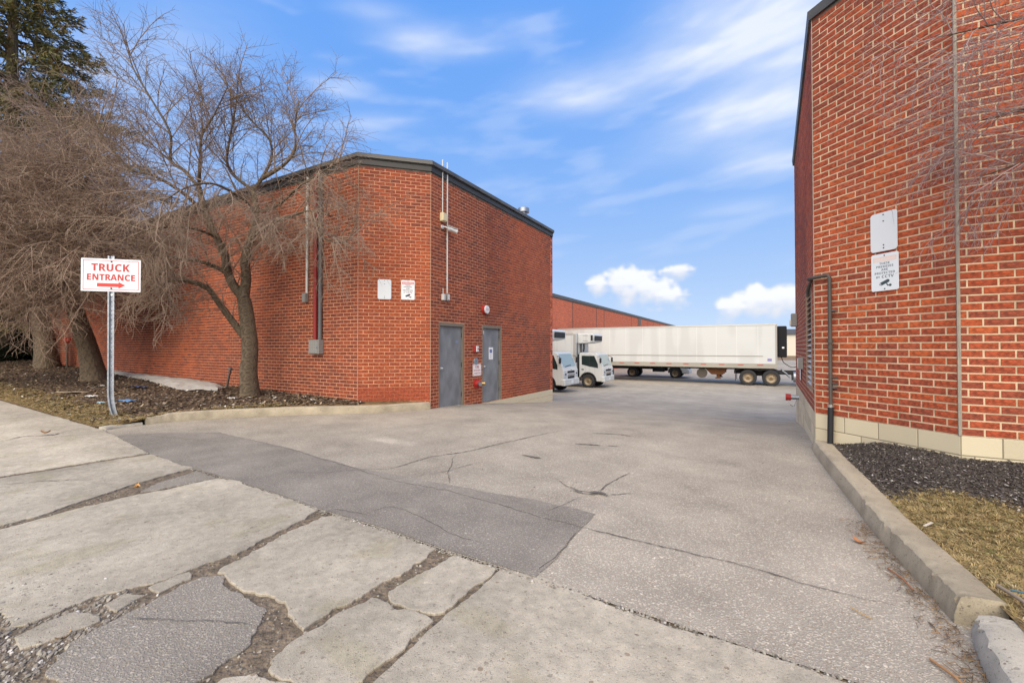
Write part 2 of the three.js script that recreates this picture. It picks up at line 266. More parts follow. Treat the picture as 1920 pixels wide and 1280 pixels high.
  for (const [pts, w] of [
    [[[-3.69, -3.6], [-3.65, -3.91], [-3.63, -4.28], [-3.49, -4.54], [-3.35, -4.83], [-3.21, -5.52], [-3.04, -6.17], [-2.86, -6.79]], .011],
    [[[-7.57, -3.73], [-6.55, -3.73], [-5.56, -3.70], [-4.78, -3.57], [-4.04, -3.47], [-3.46, -3.38], [-2.95, -3.37], [-2.6, -3.38], [-1.83, -3.29], [-1.4, -3.22], [-1.07, -3.21], [-.56, -3.18], [-.13, -3.16], [.39, -3.09], [.70, -3.09]], .006],
    [[[-2.75, -3.58], [-3.01, -3.88], [-3.41, -4.53]], .005], [[[-3.22, -3.58], [-3.04, -3.96], [-2.95, -4.4]], .005], [[[-1.5, -3.98], [-1.67, -4.07], [-1.85, -4.21]], .007], [[[-1.35, -4.05], [-1.32, -4.46], [-1.23, -4.82]], .009],
    [[[-1.55, -3.39], [-1.49, -3.63], [-1.43, -3.81]], .006], [[[-1.25, -4.01], [-1.15, -4.09], [-1.01, -4.18]], .007], [[[-1.6, -3.99], [-1.45, -4.0], [-1.3, -4.04], [-1.22, -4.0]], .028], [[[-3.22, -2.52], [-3.05, -2.55], [-2.84, -2.56]], .008],
    [[[-2.87, -2.65], [-2.81, -2.8], [-2.54, -2.78], [-2.19, -2.68], [-1.97, -2.62], [-1.71, -2.61]], .005], [[[-2.66, -4.95], [-2.5, -4.93], [-2.36, -4.92]], .034], [[[-2.3, -5.9], [-2.1, -5.95], [-1.95, -6.0]], .03], [[[-1.85, -6.0], [-1.7, -6.05]], .02], [[[-2.35, -6.8], [-2.0, -6.9], [-1.7, -6.85]], .02],
    [[[-8.3, -3.0], [-7.2, -3.3], [-6.6, -3.5]], .005], [[[-5.6, -5.6], [-5.2, -6.1], [-5.0, -6.8]], .006], [[[-4.6, -3.0], [-4.2, -3.2], [-3.9, -3.5], [-3.7, -3.62]], .005], [[[-1.2, -3.1], [-1.19, -2.8], [-1.2, -2.45]], .007],
  ]) crack(pts, w);

  // bed of dirt and gravel under the pavement slabs, and the street behind
  const bp = [], bu = [], bi = [];
  const bx = []; for (let x = -40; x < 6; x += .5) bx.push(x); bx.push(6, 40);
  bx.forEach((x, i) => { [[zb(x) - .06], [-1.2], [.2]].forEach(([z]) => { bp.push(x, G(x, z) - .009, z); bu.push(x, z); }); if (i) { const a = (i - 1) * 3; for (const k of [0, 1]) bi.push(a + k, a + k + 1, a + k + 3, a + k + 1, a + k + 4, a + k + 3); } });
  const dirt = mesh('pavement_bed', rawGeo(bp, null, null, bu, bi), M.gravelBed); M.gravelBed.side = THREE.DoubleSide; kind(dirt, 'structure');
  const st = mesh('street', new THREE.PlaneGeometry(120, 12, 60, 2).rotateX(-Math.PI / 2).translate(0, 0, 6.2), M.asphaltPlain = std(.17, .165, .16, .95, { map: rep(asphaltTex, 70, 7) })); { const p = st.geometry.attributes.position; for (let i = 0; i < p.count; i++) p.setY(i, G(p.getX(i), 0) - .06); st.geometry.computeVertexNormals(); } kind(st, 'structure');

  // pavement: each broken slab is a piece of its own
  const pav = new THREE.Group(); pav.name = 'pavement'; scene.add(pav); kind(pav, 'structure'); pav.userData.label = 'broken pale concrete pavement slabs beside the driveway';
  function slab(poly, name, mat, top, amp, label) {
    const sh = jag(poly, .032, amp * 1.25, poly.length + Math.round(poly[0][0] * 100)), cx = poly.reduce((a, p) => a + p[0], 0) / poly.length, cz = poly.reduce((a, p) => a + p[1], 0) / poly.length;
    const g = new THREE.ExtrudeGeometry(new THREE.Shape(sh.map(p => new THREE.Vector2(p[0], -p[1]))), { depth: .07, bevelEnabled: true, bevelThickness: .005, bevelSize: .006, bevelOffset: .006, bevelSegments: 2 });
    g.rotateX(-Math.PI / 2); const p = g.attributes.position, n = g.attributes.uv, col = [], tx = (hash2(Math.round(cx * 50), 3) - .5) * .012, tz = (hash2(Math.round(cz * 50), 4) - .5) * .012;
    for (let i = 0; i < p.count; i++) { const x = p.getX(i), z = p.getZ(i); p.setY(i, p.getY(i) - .075 + top * .16 + G(x, z) + tx * Math.min(1, Math.max(-1, x - cx)) + tz * (z - cz)); if (mat === M.concrete) n.setXY(i, x / 2.6 + cz * .37, z / 2.6 + cx * .21); else n.setXY(i, x / 1.7, z / 1.7); const f = .97 + .5 * (fbm(x * .9 + cx, z * .9, 3, 251) - .5); col.push(f, f * .995, f * .985); }
    g.setAttribute('color', new THREE.Float32BufferAttribute(col, 3)); g.computeVertexNormals();
    const m = mesh(name, g, mat, pav); if (label) m.userData.label = label; return m;
  }
  slab([[-32, -2.86], [-14.78, -2.84], [-11.42, -2.85], [-9.13, -2.84], [-6.95, -2.60], [-7.04, -1.85], [-7.08, -1.37], [-7.1, -.6], [-32, -.6]], 'slab', M.concrete, .022, .014);
  slab([[-6.98, -.6], [-6.97, -1.35], [-6.92, -1.82], [-6.81, -2.58], [-5.72, -2.56], [-5.57, -1.96], [-5.37, -1.52], [-5.23, -1.18], [-5.21, -.6]], 'slab', M.concrete, .02, .02);
  slab([[-5.23, -1.93], [-5.4, -2.11], [-5.53, -2.53], [-5.06, -2.51], [-5.16, -2.03]], 'asphalt_filler', M.asphaltDark, .012, .015);
  slab([[-5.06, -.75], [-5.08, -1.18], [-5.14, -1.5], [-5.12, -1.86], [-5.06, -2.02], [-5.0, -2.49], [-4.84, -2.53], [-3.94, -2.49], [-3.29, -2.44], [-3.22, -2.2], [-3.12, -1.73], [-3.14, -1.41], [-3.16, -1.19], [-3.26, -.99], [-3.25, -.81], [-3.28, -.7], [-3.52, -.69]], 'slab', M.concrete, .03, .022);
  slab([[-3.1, -.99], [-3.14, -1.08], [-3.04, -1.12], [-2.99, -.99]], 'slab_fragment', M.concrete, .012, .014);
  slab([[-3.13, -.66], [-3.0, -.66], [-2.97, -.77], [-2.96, -.89], [-3.07, -.91], [-3.17, -.85]], 'slab_fragment', M.concrete, .016, .018);
  slab([[-3.09, -1.19], [-3.1, -1.36], [-3.03, -1.34], [-3.0, -1.2]], 'slab_fragment', M.concrete, .01, .014);
  slab([[-2.85, -.78], [-2.90, -.98], [-2.95, -1.38], [-2.87, -1.45], [-2.68, -1.38], [-2.29, -1.38], [-2.1, -1.19], [-2.07, -1.01], [-2.11, -.85], [-2.3, -.7], [-2.7, -.66]], 'asphalt_filler', M.asphaltDark, .004, .02, 'cracked dark asphalt patch between broken slabs');
  slab([[-2.92, -1.48], [-3.04, -1.84], [-3.15, -2.38], [-3.03, -2.47], [-2.42, -2.41], [-1.95, -2.38], [-1.96, -2.04], [-1.96, -1.72], [-1.98, -1.53], [-1.98, -1.39], [-2.08, -1.42], [-2.27, -1.49], [-2.46, -1.46], [-2.67, -1.45]], 'slab', M.concrete, .026, .024);
  slab([[-1.78, -2.36], [-1.46, -2.35], [-1.46, -2.07], [-1.46, -1.84], [-1.49, -1.81], [-1.61, -1.79], [-1.77, -1.78], [-1.84, -1.84], [-1.81, -2.08]], 'slab', M.concrete, .024, .016);
  slab([[-1.88, -1.73], [-1.8, -1.735], [-1.59, -1.75], [-1.47, -1.745], [-1.455, -1.53], [-1.47, -1.3], [-1.54, -1.21], [-1.69, -1.16], [-1.86, -1.14], [-1.92, -1.18], [-1.93, -1.3], [-1.91, -1.43], [-1.90, -1.59]], 'slab', M.concrete, .022, .018);
  slab([[-1.41, -2.36], [-1.2, -2.40], [-.86, -2.34], [-.38, -2.29], [-.08, -2.31], [.19, -2.28], [.42, -2.26], [.42, -.5], [-1.3, -.5], [-1.38, -1.26], [-1.39, -1.34], [-1.40, -1.53], [-1.42, -1.83], [-1.41, -2.07]], 'slab', M.concrete, .026, .012);
  slab([[-1.97, -1.01], [-1.89, -1.09], [-1.71, -1.12], [-1.56, -1.15], [-1.46, -1.2], [-1.44, -.5], [-1.97, -.5]], 'slab', M.concrete, .016, .018);
  slab([[-5.5, -.9], [-5.24, -.95], [-5.2, -.5], [-5.6, -.5]], 'slab_fragment', M.concrete, .016, .018);
  for (const [pts, w] of [[[[-9.26, -1.79], [-9.47, -2.05], [-9.27, -2.28], [-9.45, -2.5]], .012], [[[-6.6, -1.3], [-6.49, -1.49], [-6.29, -1.68], [-6.06, -1.86], [-5.84, -2.01]], .006], [[[-2.9, -.98], [-2.62, -1.08], [-2.4, -1.2], [-2.22, -1.27]], .004]]) crack(pts, w, pav, .0085);
}
// break a polygon's edges into short uneven steps
function jag(poly, step, amp, seed) {
  const out = []; let k = 0;
  for (let i = 0; i < poly.length; i++) {
    const a = poly[i], b = poly[(i + 1) % poly.length], L = Math.hypot(b[0] - a[0], b[1] - a[1]), n = Math.max(1, Math.min(60, Math.round(L / step)));
    for (let j = 0; j < n; j++) { const t = j / n, s = Math.sin(Math.PI * Math.min(1, Math.max(0, t))), o = amp * ((fbm(k * .16, seed, 4, 301) - .5) * 2.4 + (hash2(k, seed & 1023, 5) - .5) * .75); k++; out.push([lerp(a[0], b[0], t) - (b[1] - a[1]) / L * o, lerp(a[1], b[1], t) + (b[0] - a[0]) / L * o]); }
  }
  return out;
}
// ---------------------------------------------------------------- kerbs
function kerb(name, path, hgt, wid, mat, label, lean = .02, rough = .006) {
  const c = new THREE.CatmullRomCurve3(path.map(p => new THREE.Vector3(p[0], 0, p[1])), false, 'catmullrom', .5), n = Math.ceil(c.getLength() / .025), P = [], U = [], Cc = [], I = [];
  const hh = typeof hgt === 'function' ? hgt(.4) : hgt, prof = [[0, -.12], [0, .3], [lean * .5, .62], [lean, .90], [lean + .018, .98], [lean + .045, 1.0], [wid - .02, 1.0], [wid, .94], [wid + .01, -.12]];
  const arc = [0]; for (let k = 1; k < prof.length; k++) arc.push(arc[k - 1] + Math.hypot(prof[k][0] - prof[k - 1][0], (prof[k][1] - prof[k - 1][1]) * hh));
  for (let i = 0; i <= n; i++) {
    const t = i / n, p = c.getPoint(t), tg = c.getTangent(t), nx = -tg.z, nz = tg.x, h = typeof hgt === 'function' ? hgt(t) : hgt;
    prof.forEach(([a, b], k) => { const e = rough * .5 * (fbm(i * .05, path[0][0], 2, 331) - .5) + rough * .22 * (hash2(i, k, 335) - .5) - (k > 2 && k < 5 ? rough * 1.5 * sstep(.55, .75, fbm(i * .3, path[0][1], 3, 333)) * (.2 + 1.2 * hash2(i, k, 337)) : 0), x = p.x + nx * (a + e), z = p.z + nz * (a + e); P.push(x, G(p.x, p.z) + h * b + e, z); U.push(t * c.getLength() / 1.1, arc[k] / 1.1); const f = .97 + .35 * (fbm(i * .09, k * .35, 3, 341) - .5); Cc.push(f, f * .99, f * .97); });
    if (i) { const m = prof.length, a = (i - 1) * m; for (let k = 0; k < m - 1; k++) I.push(a + k, a + k + 1, a + m + k, a + k + 1, a + m + k + 1, a + m + k); }
  }
  const m = prof.length; for (const s of [0, n]) { const b = P.length / 3; for (let k = 0; k < m; k++) { P.push(P[(s * m + k) * 3], P[(s * m + k) * 3 + 1], P[(s * m + k) * 3 + 2]); U.push(prof[k][0], prof[k][1] * .15); Cc.push(1, 1, 1); } for (let k = 1; k < m - 1; k++) I.push(...(s ? [b, b + k + 1, b + k] : [b, b + k, b + k + 1])); }
  const g = toCreasedNormals(rawGeo(P, null, Cc, U, I), .55); const o = mesh(name, g, mat); mat.side = THREE.DoubleSide; kind(o, 'structure'); o.userData.label = label; return o;
}
kerb('kerb', KL, t => .155 - .03 * sstep(.8, 1, t), .19, M.kerb, 'raised concrete kerb curving round the bed below the brick corner');
kerb('flush_kerb', [[-9.14, -3.36], [-9.18, -3.1], [-9.13, -2.88]], .05, .17, M.kerbPale, 'low pale kerb end between grass and asphalt by the signpost');
kerb('kerb', [...KR].reverse(), t => .15, .2, M.kerb, 'chipped concrete kerb along the bark bed of the right building', .025, .008);
kerb('broken_kerb', [[.80, -2.1], [.82, -2.45], [.855, -2.75], [.90, -2.96]].map(p => [p[0] + .0, p[1]]), .125, .23, M.kerbPale, 'loose pale kerb end broken off at the pavement corner', .03, .012);

// ---------------------------------------------------------------- planted beds
const BF = KL.map(p => [p[0] - .09, p[1] - .05]).concat([[-9.17, -3.3]]).sort((p, q) => p[0] - q[0]);
const bedFront = x => x < -9.17 ? zb(x) - .02 : pl(BF, x);
const bedSurf = (x, z) => {
  const d = bedFront(x) - z, raw = bedL(x, Math.max(z, -6.7)) + .02 + .02 * sstep(-9.8, -9.3, x) * sstep(-3.6, -3.2, z) + .05 * (fbm(x * 1.2, z * 1.2, 3, 401) - .5) * sstep(0, .5, d) + .02 * (fbm(x * 6, z * 6, 2, 405) - .5) * sstep(0, .2, d) - .03 * (1 - sstep(0, .2, d));
  if (x < -9.45) return raw; const k = sstep(-9.45, -9.2, x) * sstep(-3.15, -3.6, z), top = G(x, Math.max(-7.4, z)) + .145;
  return lerp(raw, lerp(top, Math.max(top, raw), sstep(.05, .7, d)), k);
};
{
  // left bed, from pavement and kerb up to the long wall
  const P = [], Cc = [], U = [], I = [], nx = 330, nz = 44;
  for (let i = 0; i <= nx; i++) { const t = i / nx, x = -6.62 - (t * t * .75 + t * .25) * 53; for (let j = 0; j <= nz; j++) {
    const z0 = bedFront(x), z1 = x < -29.2 ? -16 : x > -7.66 ? Math.min(z0 - .02, -6.62 - (x + 7.63) - .02) : -6.66, s = j / nz, z = lerp(z0, z1, s);
    const y = bedSurf(x, z);
    P.push(x, y, z); U.push(x / 1.1, z / 1.1);
    const gr = sstep(.75, .2, (z0 - z) / 1.25 + .5 * (fbm(x * 1.3, z * 1.3, 3, 411) - .5)), n = .8 + .5 * fbm(x * 2.5, z * 2.5, 3, 415);
    Cc.push(lerp(.14, .30, gr) * n, lerp(.10, .215, gr) * n, lerp(.07, .10, gr) * n);
  } }
  for (let i = 0; i < nx; i++) for (let j = 0; j < nz; j++) { const a = i * (nz + 1) + j; I.push(a, a + 1, a + nz + 1, a + 1, a + nz + 2, a + nz + 1); }
  M.soil.side = THREE.DoubleSide;
  const o = mesh('planting_bed', rawGeo(P, null, Cc, U, I), M.soil); kind(o, 'structure'); o.userData.label = 'brown soil bed with a strip of dry grass before the long brick wall';
  // right bed
  const P2 = [], C2 = [], U2 = [], I2 = [], n2 = 90, m2 = 70;
  const kx = z => pl(KR.map(p => [-p[1], p[0]]).sort((a, b) => a[0] - b[0]), -z) + .17;
  for (let i = 0; i <= n2; i++) { const z = lerp(-2.0, -7.25, i / n2); for (let j = 0; j <= m2; j++) {
    const x0 = kx(z), t = j / m2, x = x0 + t * t * 9, wall = z < -6.087 && x > .674 + (z + 7.2) ? 0 : 1;
    const y = G(x, z) + .13 + .14 * sstep(-3.2, -5.6, z) * sstep(0, .5, x - x0) + .03 * (fbm(x * 4, z * 4, 3, 421) - .5);
    P2.push(x, y, z); U2.push(x / 1.1, z / 1.1);
    const mul = sstep(.2, .8, (-z - 4.55 - .25 * sstep(1.8, 1.2, x)) / .6 + .5 + .5 * (fbm(x * 3, z * 3, 3, 425) - .5)), n = .8 + .5 * fbm(x * 5, z * 5, 3, 427);
    C2.push(lerp(.28, .065, mul) * n, lerp(.215, .053, mul) * n, lerp(.11, .044, mul) * n);
  } }
  for (let i = 0; i < n2; i++) for (let j = 0; j < m2; j++) { const a = i * (m2 + 1) + j; I2.push(a, a + 1, a + m2 + 1, a + 1, a + m2 + 2, a + m2 + 1); }
  const o2 = mesh('planting_bed', rawGeo(P2, null, C2, U2, I2), M.soil); kind(o2, 'structure'); o2.userData.label = 'black bark bed with dry grass edge below the right building';
}
// ---------------------------------------------------------------- brickwork
const BL = .225, BH = .079, BM = .0145;
const basis = (o, d) => new THREE.Matrix4().makeBasis(new THREE.Vector3(d[0], 0, d[1]), new THREE.Vector3(0, 1, 0), new THREE.Vector3(-d[1], 0, d[0])).setPosition(o[0], 0, o[1]);
const mkWall = (a, b) => { const len = Math.hypot(b[0] - a[0], b[1] - a[1]), d = [(b[0] - a[0]) / len, (b[1] - a[1]) / len]; return { o: a, d, len, mat: basis(a, d), ry: Math.atan2(-d[1], d[0]) }; };
const wp = (w, s, y, n = 0) => { const v = new THREE.Vector3(s, y, n).applyMatrix4(w.mat); return [v.x, v.y, v.z]; };
function pushBrick(A, w, s0, s1, y0, y1, out, col, R, fine) {
  const c = fine ? .0035 : .0, b = -.016, ou = R() * 7, ov = R() * 7, q = [];
  const quad = (a, bb, cc, dd, n) => { const k = A.p.length / 3; for (const v of [a, bb, cc, dd]) { A.p.push(...wp(w, v[0], v[1], v[2])); const N = [n[0] * w.d[0] - n[2] * w.d[1], n[1], n[0] * w.d[1] + n[2] * w.d[0]]; A.n.push(...N); A.u.push(v[0] / .5 + ou, v[1] / .5 + ov); A.c.push(...col); } A.i.push(k, k + 1, k + 2, k, k + 2, k + 3); };
  const j = () => (R() - .5) * .0018, X0 = s0 + j(), X1 = s1 + j(), Y0 = y0 + j(), Y1 = y1 + j();
  quad([X0 + c, Y0 + c, out], [X1 - c, Y0 + c, out], [X1 - c, Y1 - c, out], [X0 + c, Y1 - c, out], [0, 0, 1]);
  if (fine) {
    const k = .707, e = out - c;
    quad([X0, Y0, e], [X1, Y0, e], [X1 - c, Y0 + c, out], [X0 + c, Y0 + c, out], [0, -k, k]); quad([X0 + c, Y1 - c, out], [X1 - c, Y1 - c, out], [X1, Y1, e], [X0, Y1, e], [0, k, k]);
    quad([X0, Y0, e], [X0 + c, Y0 + c, out], [X0 + c, Y1 - c, out], [X0, Y1, e], [-k, 0, k]); quad([X1 - c, Y0 + c, out], [X1, Y0, e], [X1, Y1, e], [X1 - c, Y1 - c, out], [k, 0, k]);
  }
  const e = out - c;
  quad([X0, Y0, b], [X1, Y0, b], [X1, Y0, e], [X0, Y0, e], [0, -1, 0]); quad([X0, Y1, e], [X1, Y1, e], [X1, Y1, b], [X0, Y1, b], [0, 1, 0]);
  quad([X0, Y0, b], [X0, Y0, e], [X0, Y1, e], [X0, Y1, b], [-1, 0, 0]); quad([X1, Y0, e], [X1, Y0, b], [X1, Y1, b], [X1, Y1, e], [1, 0, 0]);
}
// fired clay tones, from browned to orange
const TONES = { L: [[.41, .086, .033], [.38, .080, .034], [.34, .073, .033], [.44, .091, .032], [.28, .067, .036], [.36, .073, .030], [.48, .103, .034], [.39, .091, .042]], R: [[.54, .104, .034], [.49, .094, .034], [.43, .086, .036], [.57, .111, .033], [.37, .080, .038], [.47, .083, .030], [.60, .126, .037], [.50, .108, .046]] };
const brickMats = {};
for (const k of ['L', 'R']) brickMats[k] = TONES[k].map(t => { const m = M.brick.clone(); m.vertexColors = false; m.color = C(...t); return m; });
const paintTone = [.43, .088, .037], paintMat = M.brick.clone(); paintMat.vertexColors = false; paintMat.color = C(...paintTone);
const brickGeoCache = {};
function brickGeo(len, hgt, v) {
  const k = Math.round(len * 1000) + '_' + Math.round(hgt * 1000) + '_' + v; if (brickGeoCache[k]) return brickGeoCache[k];
  const A = { p: [], n: [], u: [], c: [], i: [] }; pushBrick(A, { o: [0, 0], d: [1, 0], mat: new THREE.Matrix4() }, -len / 2, len / 2, -hgt / 2, hgt / 2, 0, [1, 1, 1], rng(500 + v * 7 + Math.round(len * 1000)), true);
  return brickGeoCache[k] = rawGeo(A.p, A.n, null, A.u, A.i);
}
function brickwork(group, base, key, walls, seed) {
  const R = rng(seed), list = [];
  for (const w of walls) {
    const rows = Math.floor((w.y1 - w.y0) / BH);
    for (let r = 0; r < rows; r++) {
      const y = w.y0 + r * BH, yy0 = y + BM / 2, yy1 = y + BH - BM / 2, paint = w.paint && w.paint(r, y), off = (r % 2 ? BL / 2 : 0) + (w.shift || 0);
      for (let s = -off - BL; s < w.len; s += BL) {
        let segs = [[Math.max(s, 0), Math.min(s + BL, w.len)]];
        for (const h of w.holes || []) if (yy1 > h[2] && yy0 < h[3]) segs = segs.flatMap(([a, b]) => b <= h[0] || a >= h[1] ? [[a, b]] : [[a, Math.min(b, h[0])], [Math.max(a, h[1]), b]]);
        for (const [a, b] of segs) {
          if (b - a < .03) continue;
          const m = paint && paint !== 'base' ? .0035 : BM, s0 = a + m / 2, s1 = b - m / 2, c = wp(w, (s0 + s1) / 2, y + BH / 2), dist = seen(...c);
          const eye = new THREE.Vector3(0, EYE, 0).sub(new THREE.Vector3(...c)).normalize(), face = Math.abs(eye.x * -w.d[1] + eye.z * w.d[0]);
          const wn = fbm(s0 * .5 + (w.o[0] * 3.1), y * .35, 4, 641); let ti = wn > .56 ? [0, 3, 3, 6, 7, 0, 1, 3][Math.floor(R() * 8)] : wn < .44 ? [2, 4, 1, 5, 2, 1, 0, 4][Math.floor(R() * 8)] : Math.floor(R() * 8);
          if (w.stain && R() < w.stain((s0 + s1) / 2, y)) ti = 4;
          list.push({ w, s0, s1, y0: paint ? y + m / 2 : yy0, y1: paint ? y + BH - m / 2 : yy1, out: (R() - .5) * .0028, ti, paint, score: dist && face > .2 && s1 - s0 > .06 ? (s1 - s0) * face / (dist * dist) : 0, dist: dist || 99 });
        }
      }
    }
  }
  list.sort((a, b) => b.score - a.score);
  const A = { p: [], n: [], u: [], c: [], i: [] };
  list.forEach((b, k) => {
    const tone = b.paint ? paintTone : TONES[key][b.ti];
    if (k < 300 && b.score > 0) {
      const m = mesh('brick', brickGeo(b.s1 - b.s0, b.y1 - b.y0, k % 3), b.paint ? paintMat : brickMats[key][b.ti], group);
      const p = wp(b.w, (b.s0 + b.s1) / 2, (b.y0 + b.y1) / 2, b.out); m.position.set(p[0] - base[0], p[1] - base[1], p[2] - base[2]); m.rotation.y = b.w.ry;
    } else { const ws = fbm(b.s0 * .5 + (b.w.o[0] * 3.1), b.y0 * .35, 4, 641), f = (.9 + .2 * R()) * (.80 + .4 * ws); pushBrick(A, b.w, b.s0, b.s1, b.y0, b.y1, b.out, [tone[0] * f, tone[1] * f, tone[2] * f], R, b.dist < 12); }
  });
  const g = rawGeo(A.p, A.n, A.c, A.u, A.i).translate(-base[0], -base[1], -base[2]);
  kind(mesh('brickwork', g, M.brick, group), 'stuff');
}
function panel(group, base, w, y0, y1, mat, holes = [], thick = .2, back = .0045, name = 'wall') {
  const s = new THREE.Shape(); s.moveTo(0, y0); s.lineTo(w.len, y0); s.lineTo(w.len, y1); s.lineTo(0, y1); s.closePath();
  for (const h of holes) { const p = new THREE.Path(); p.moveTo(h[0], h[2]); p.lineTo(h[0], h[3]); p.lineTo(h[1], h[3]); p.lineTo(h[1], h[2]); p.closePath(); s.holes.push(p); }
  const g = new THREE.ExtrudeGeometry(s, { depth: thick, bevelEnabled: false }).translate(0, 0, -thick - back).applyMatrix4(w.mat).translate(-base[0], -base[1], -base[2]);
  return mesh(name, g, mat, group);
}
// a metal profile run along the top of the walls, mitred at the corners; profile pairs are (outward, height)
function coping(group, base, pts, prof, mat, name) {
  const P = [], I = [], m = prof.length;
  pts.forEach((p, i) => {
    const a = pts[Math.max(0, i - 1)], b = pts[Math.min(pts.length - 1, i + 1)], n1 = [p[0] - a[0], p[1] - a[1]], n2 = [b[0] - p[0], b[1] - p[1]], N = v => { const l = Math.hypot(...v) || 1; return [-v[1] / l, v[0] / l]; };
    let q1 = N(n1), q2 = N(n2); if (i === 0) q1 = q2; if (i === pts.length - 1) q2 = q1; const mm = [q1[0] + q2[0], q1[1] + q2[1]], l2 = (mm[0] ** 2 + mm[1] ** 2) / 2;
    for (const [o, y] of prof) P.push(p[0] + mm[0] / l2 * o - base[0], y - base[1], p[1] + mm[1] / l2 * o - base[2]);
  });
  for (let i = 0; i < pts.length - 1; i++) for (let k = 0; k < m; k++) { const a = i * m + k, b = i * m + (k + 1) % m; I.push(a, a + m, b, b, a + m, b + m); }
  for (const e of [0, pts.length - 1]) for (let k = 1; k < m - 1; k++) I.push(e * m, e * m + (e ? k + 1 : k), e * m + (e ? k : k + 1));
  const g = rawGeo(P, null, null, null, I).toNonIndexed(); g.computeVertexNormals(); const uvs = []; for (let i = 0; i < g.attributes.position.count; i++) uvs.push(g.attributes.position.getX(i) * .5 + g.attributes.position.getZ(i) * .5, g.attributes.position.getY(i)); g.setAttribute('uv', new THREE.Float32BufferAttribute(uvs, 2));
  mat.side = THREE.DoubleSide; return mesh(name, g, mat, group);
}
const farBrick = grayTex(1024, (u, v) => { const r = Math.floor(v * 16), x = u * 8 + (r % 2 ? .5 : 0), b = Math.floor(x), fx = x - b, fy = v * 16 - r; if (fx < .045 || fy < .13) return [.88, .63, .48]; const h = hash2(mod(b, 8), r, 601), g = .9 + .2 * h; return [.76 * g, .36 * g, .24 * g]; });
const farBrickMat = std(1, 1, 1, .9, { map: farBrick }); farBrickMat.map.repeat.set(1 / 1.8, 1 / 1.264);

const PA = [-7.631, -6.617], PB = [-6.517, -7.731], PC = [-6.517, -14.53], PD = [.674, -7.201], PE = [1.788, -6.087], PF = [.82, -12.8];
const wLong = mkWall([-29, PA[1]], PA), wCham = mkWall(PA, PB), wDoor = mkWall(PB, PC), wBack = mkWall(PC, [-14.2, PC[1]]), wDock = mkWall([-14.2, PC[1]], [-14.2, -97]);
const wSide = mkWall(PF, PD), wChamR = mkWall(PD, PE), wFront = mkWall(PE, [13, PE[1]]);
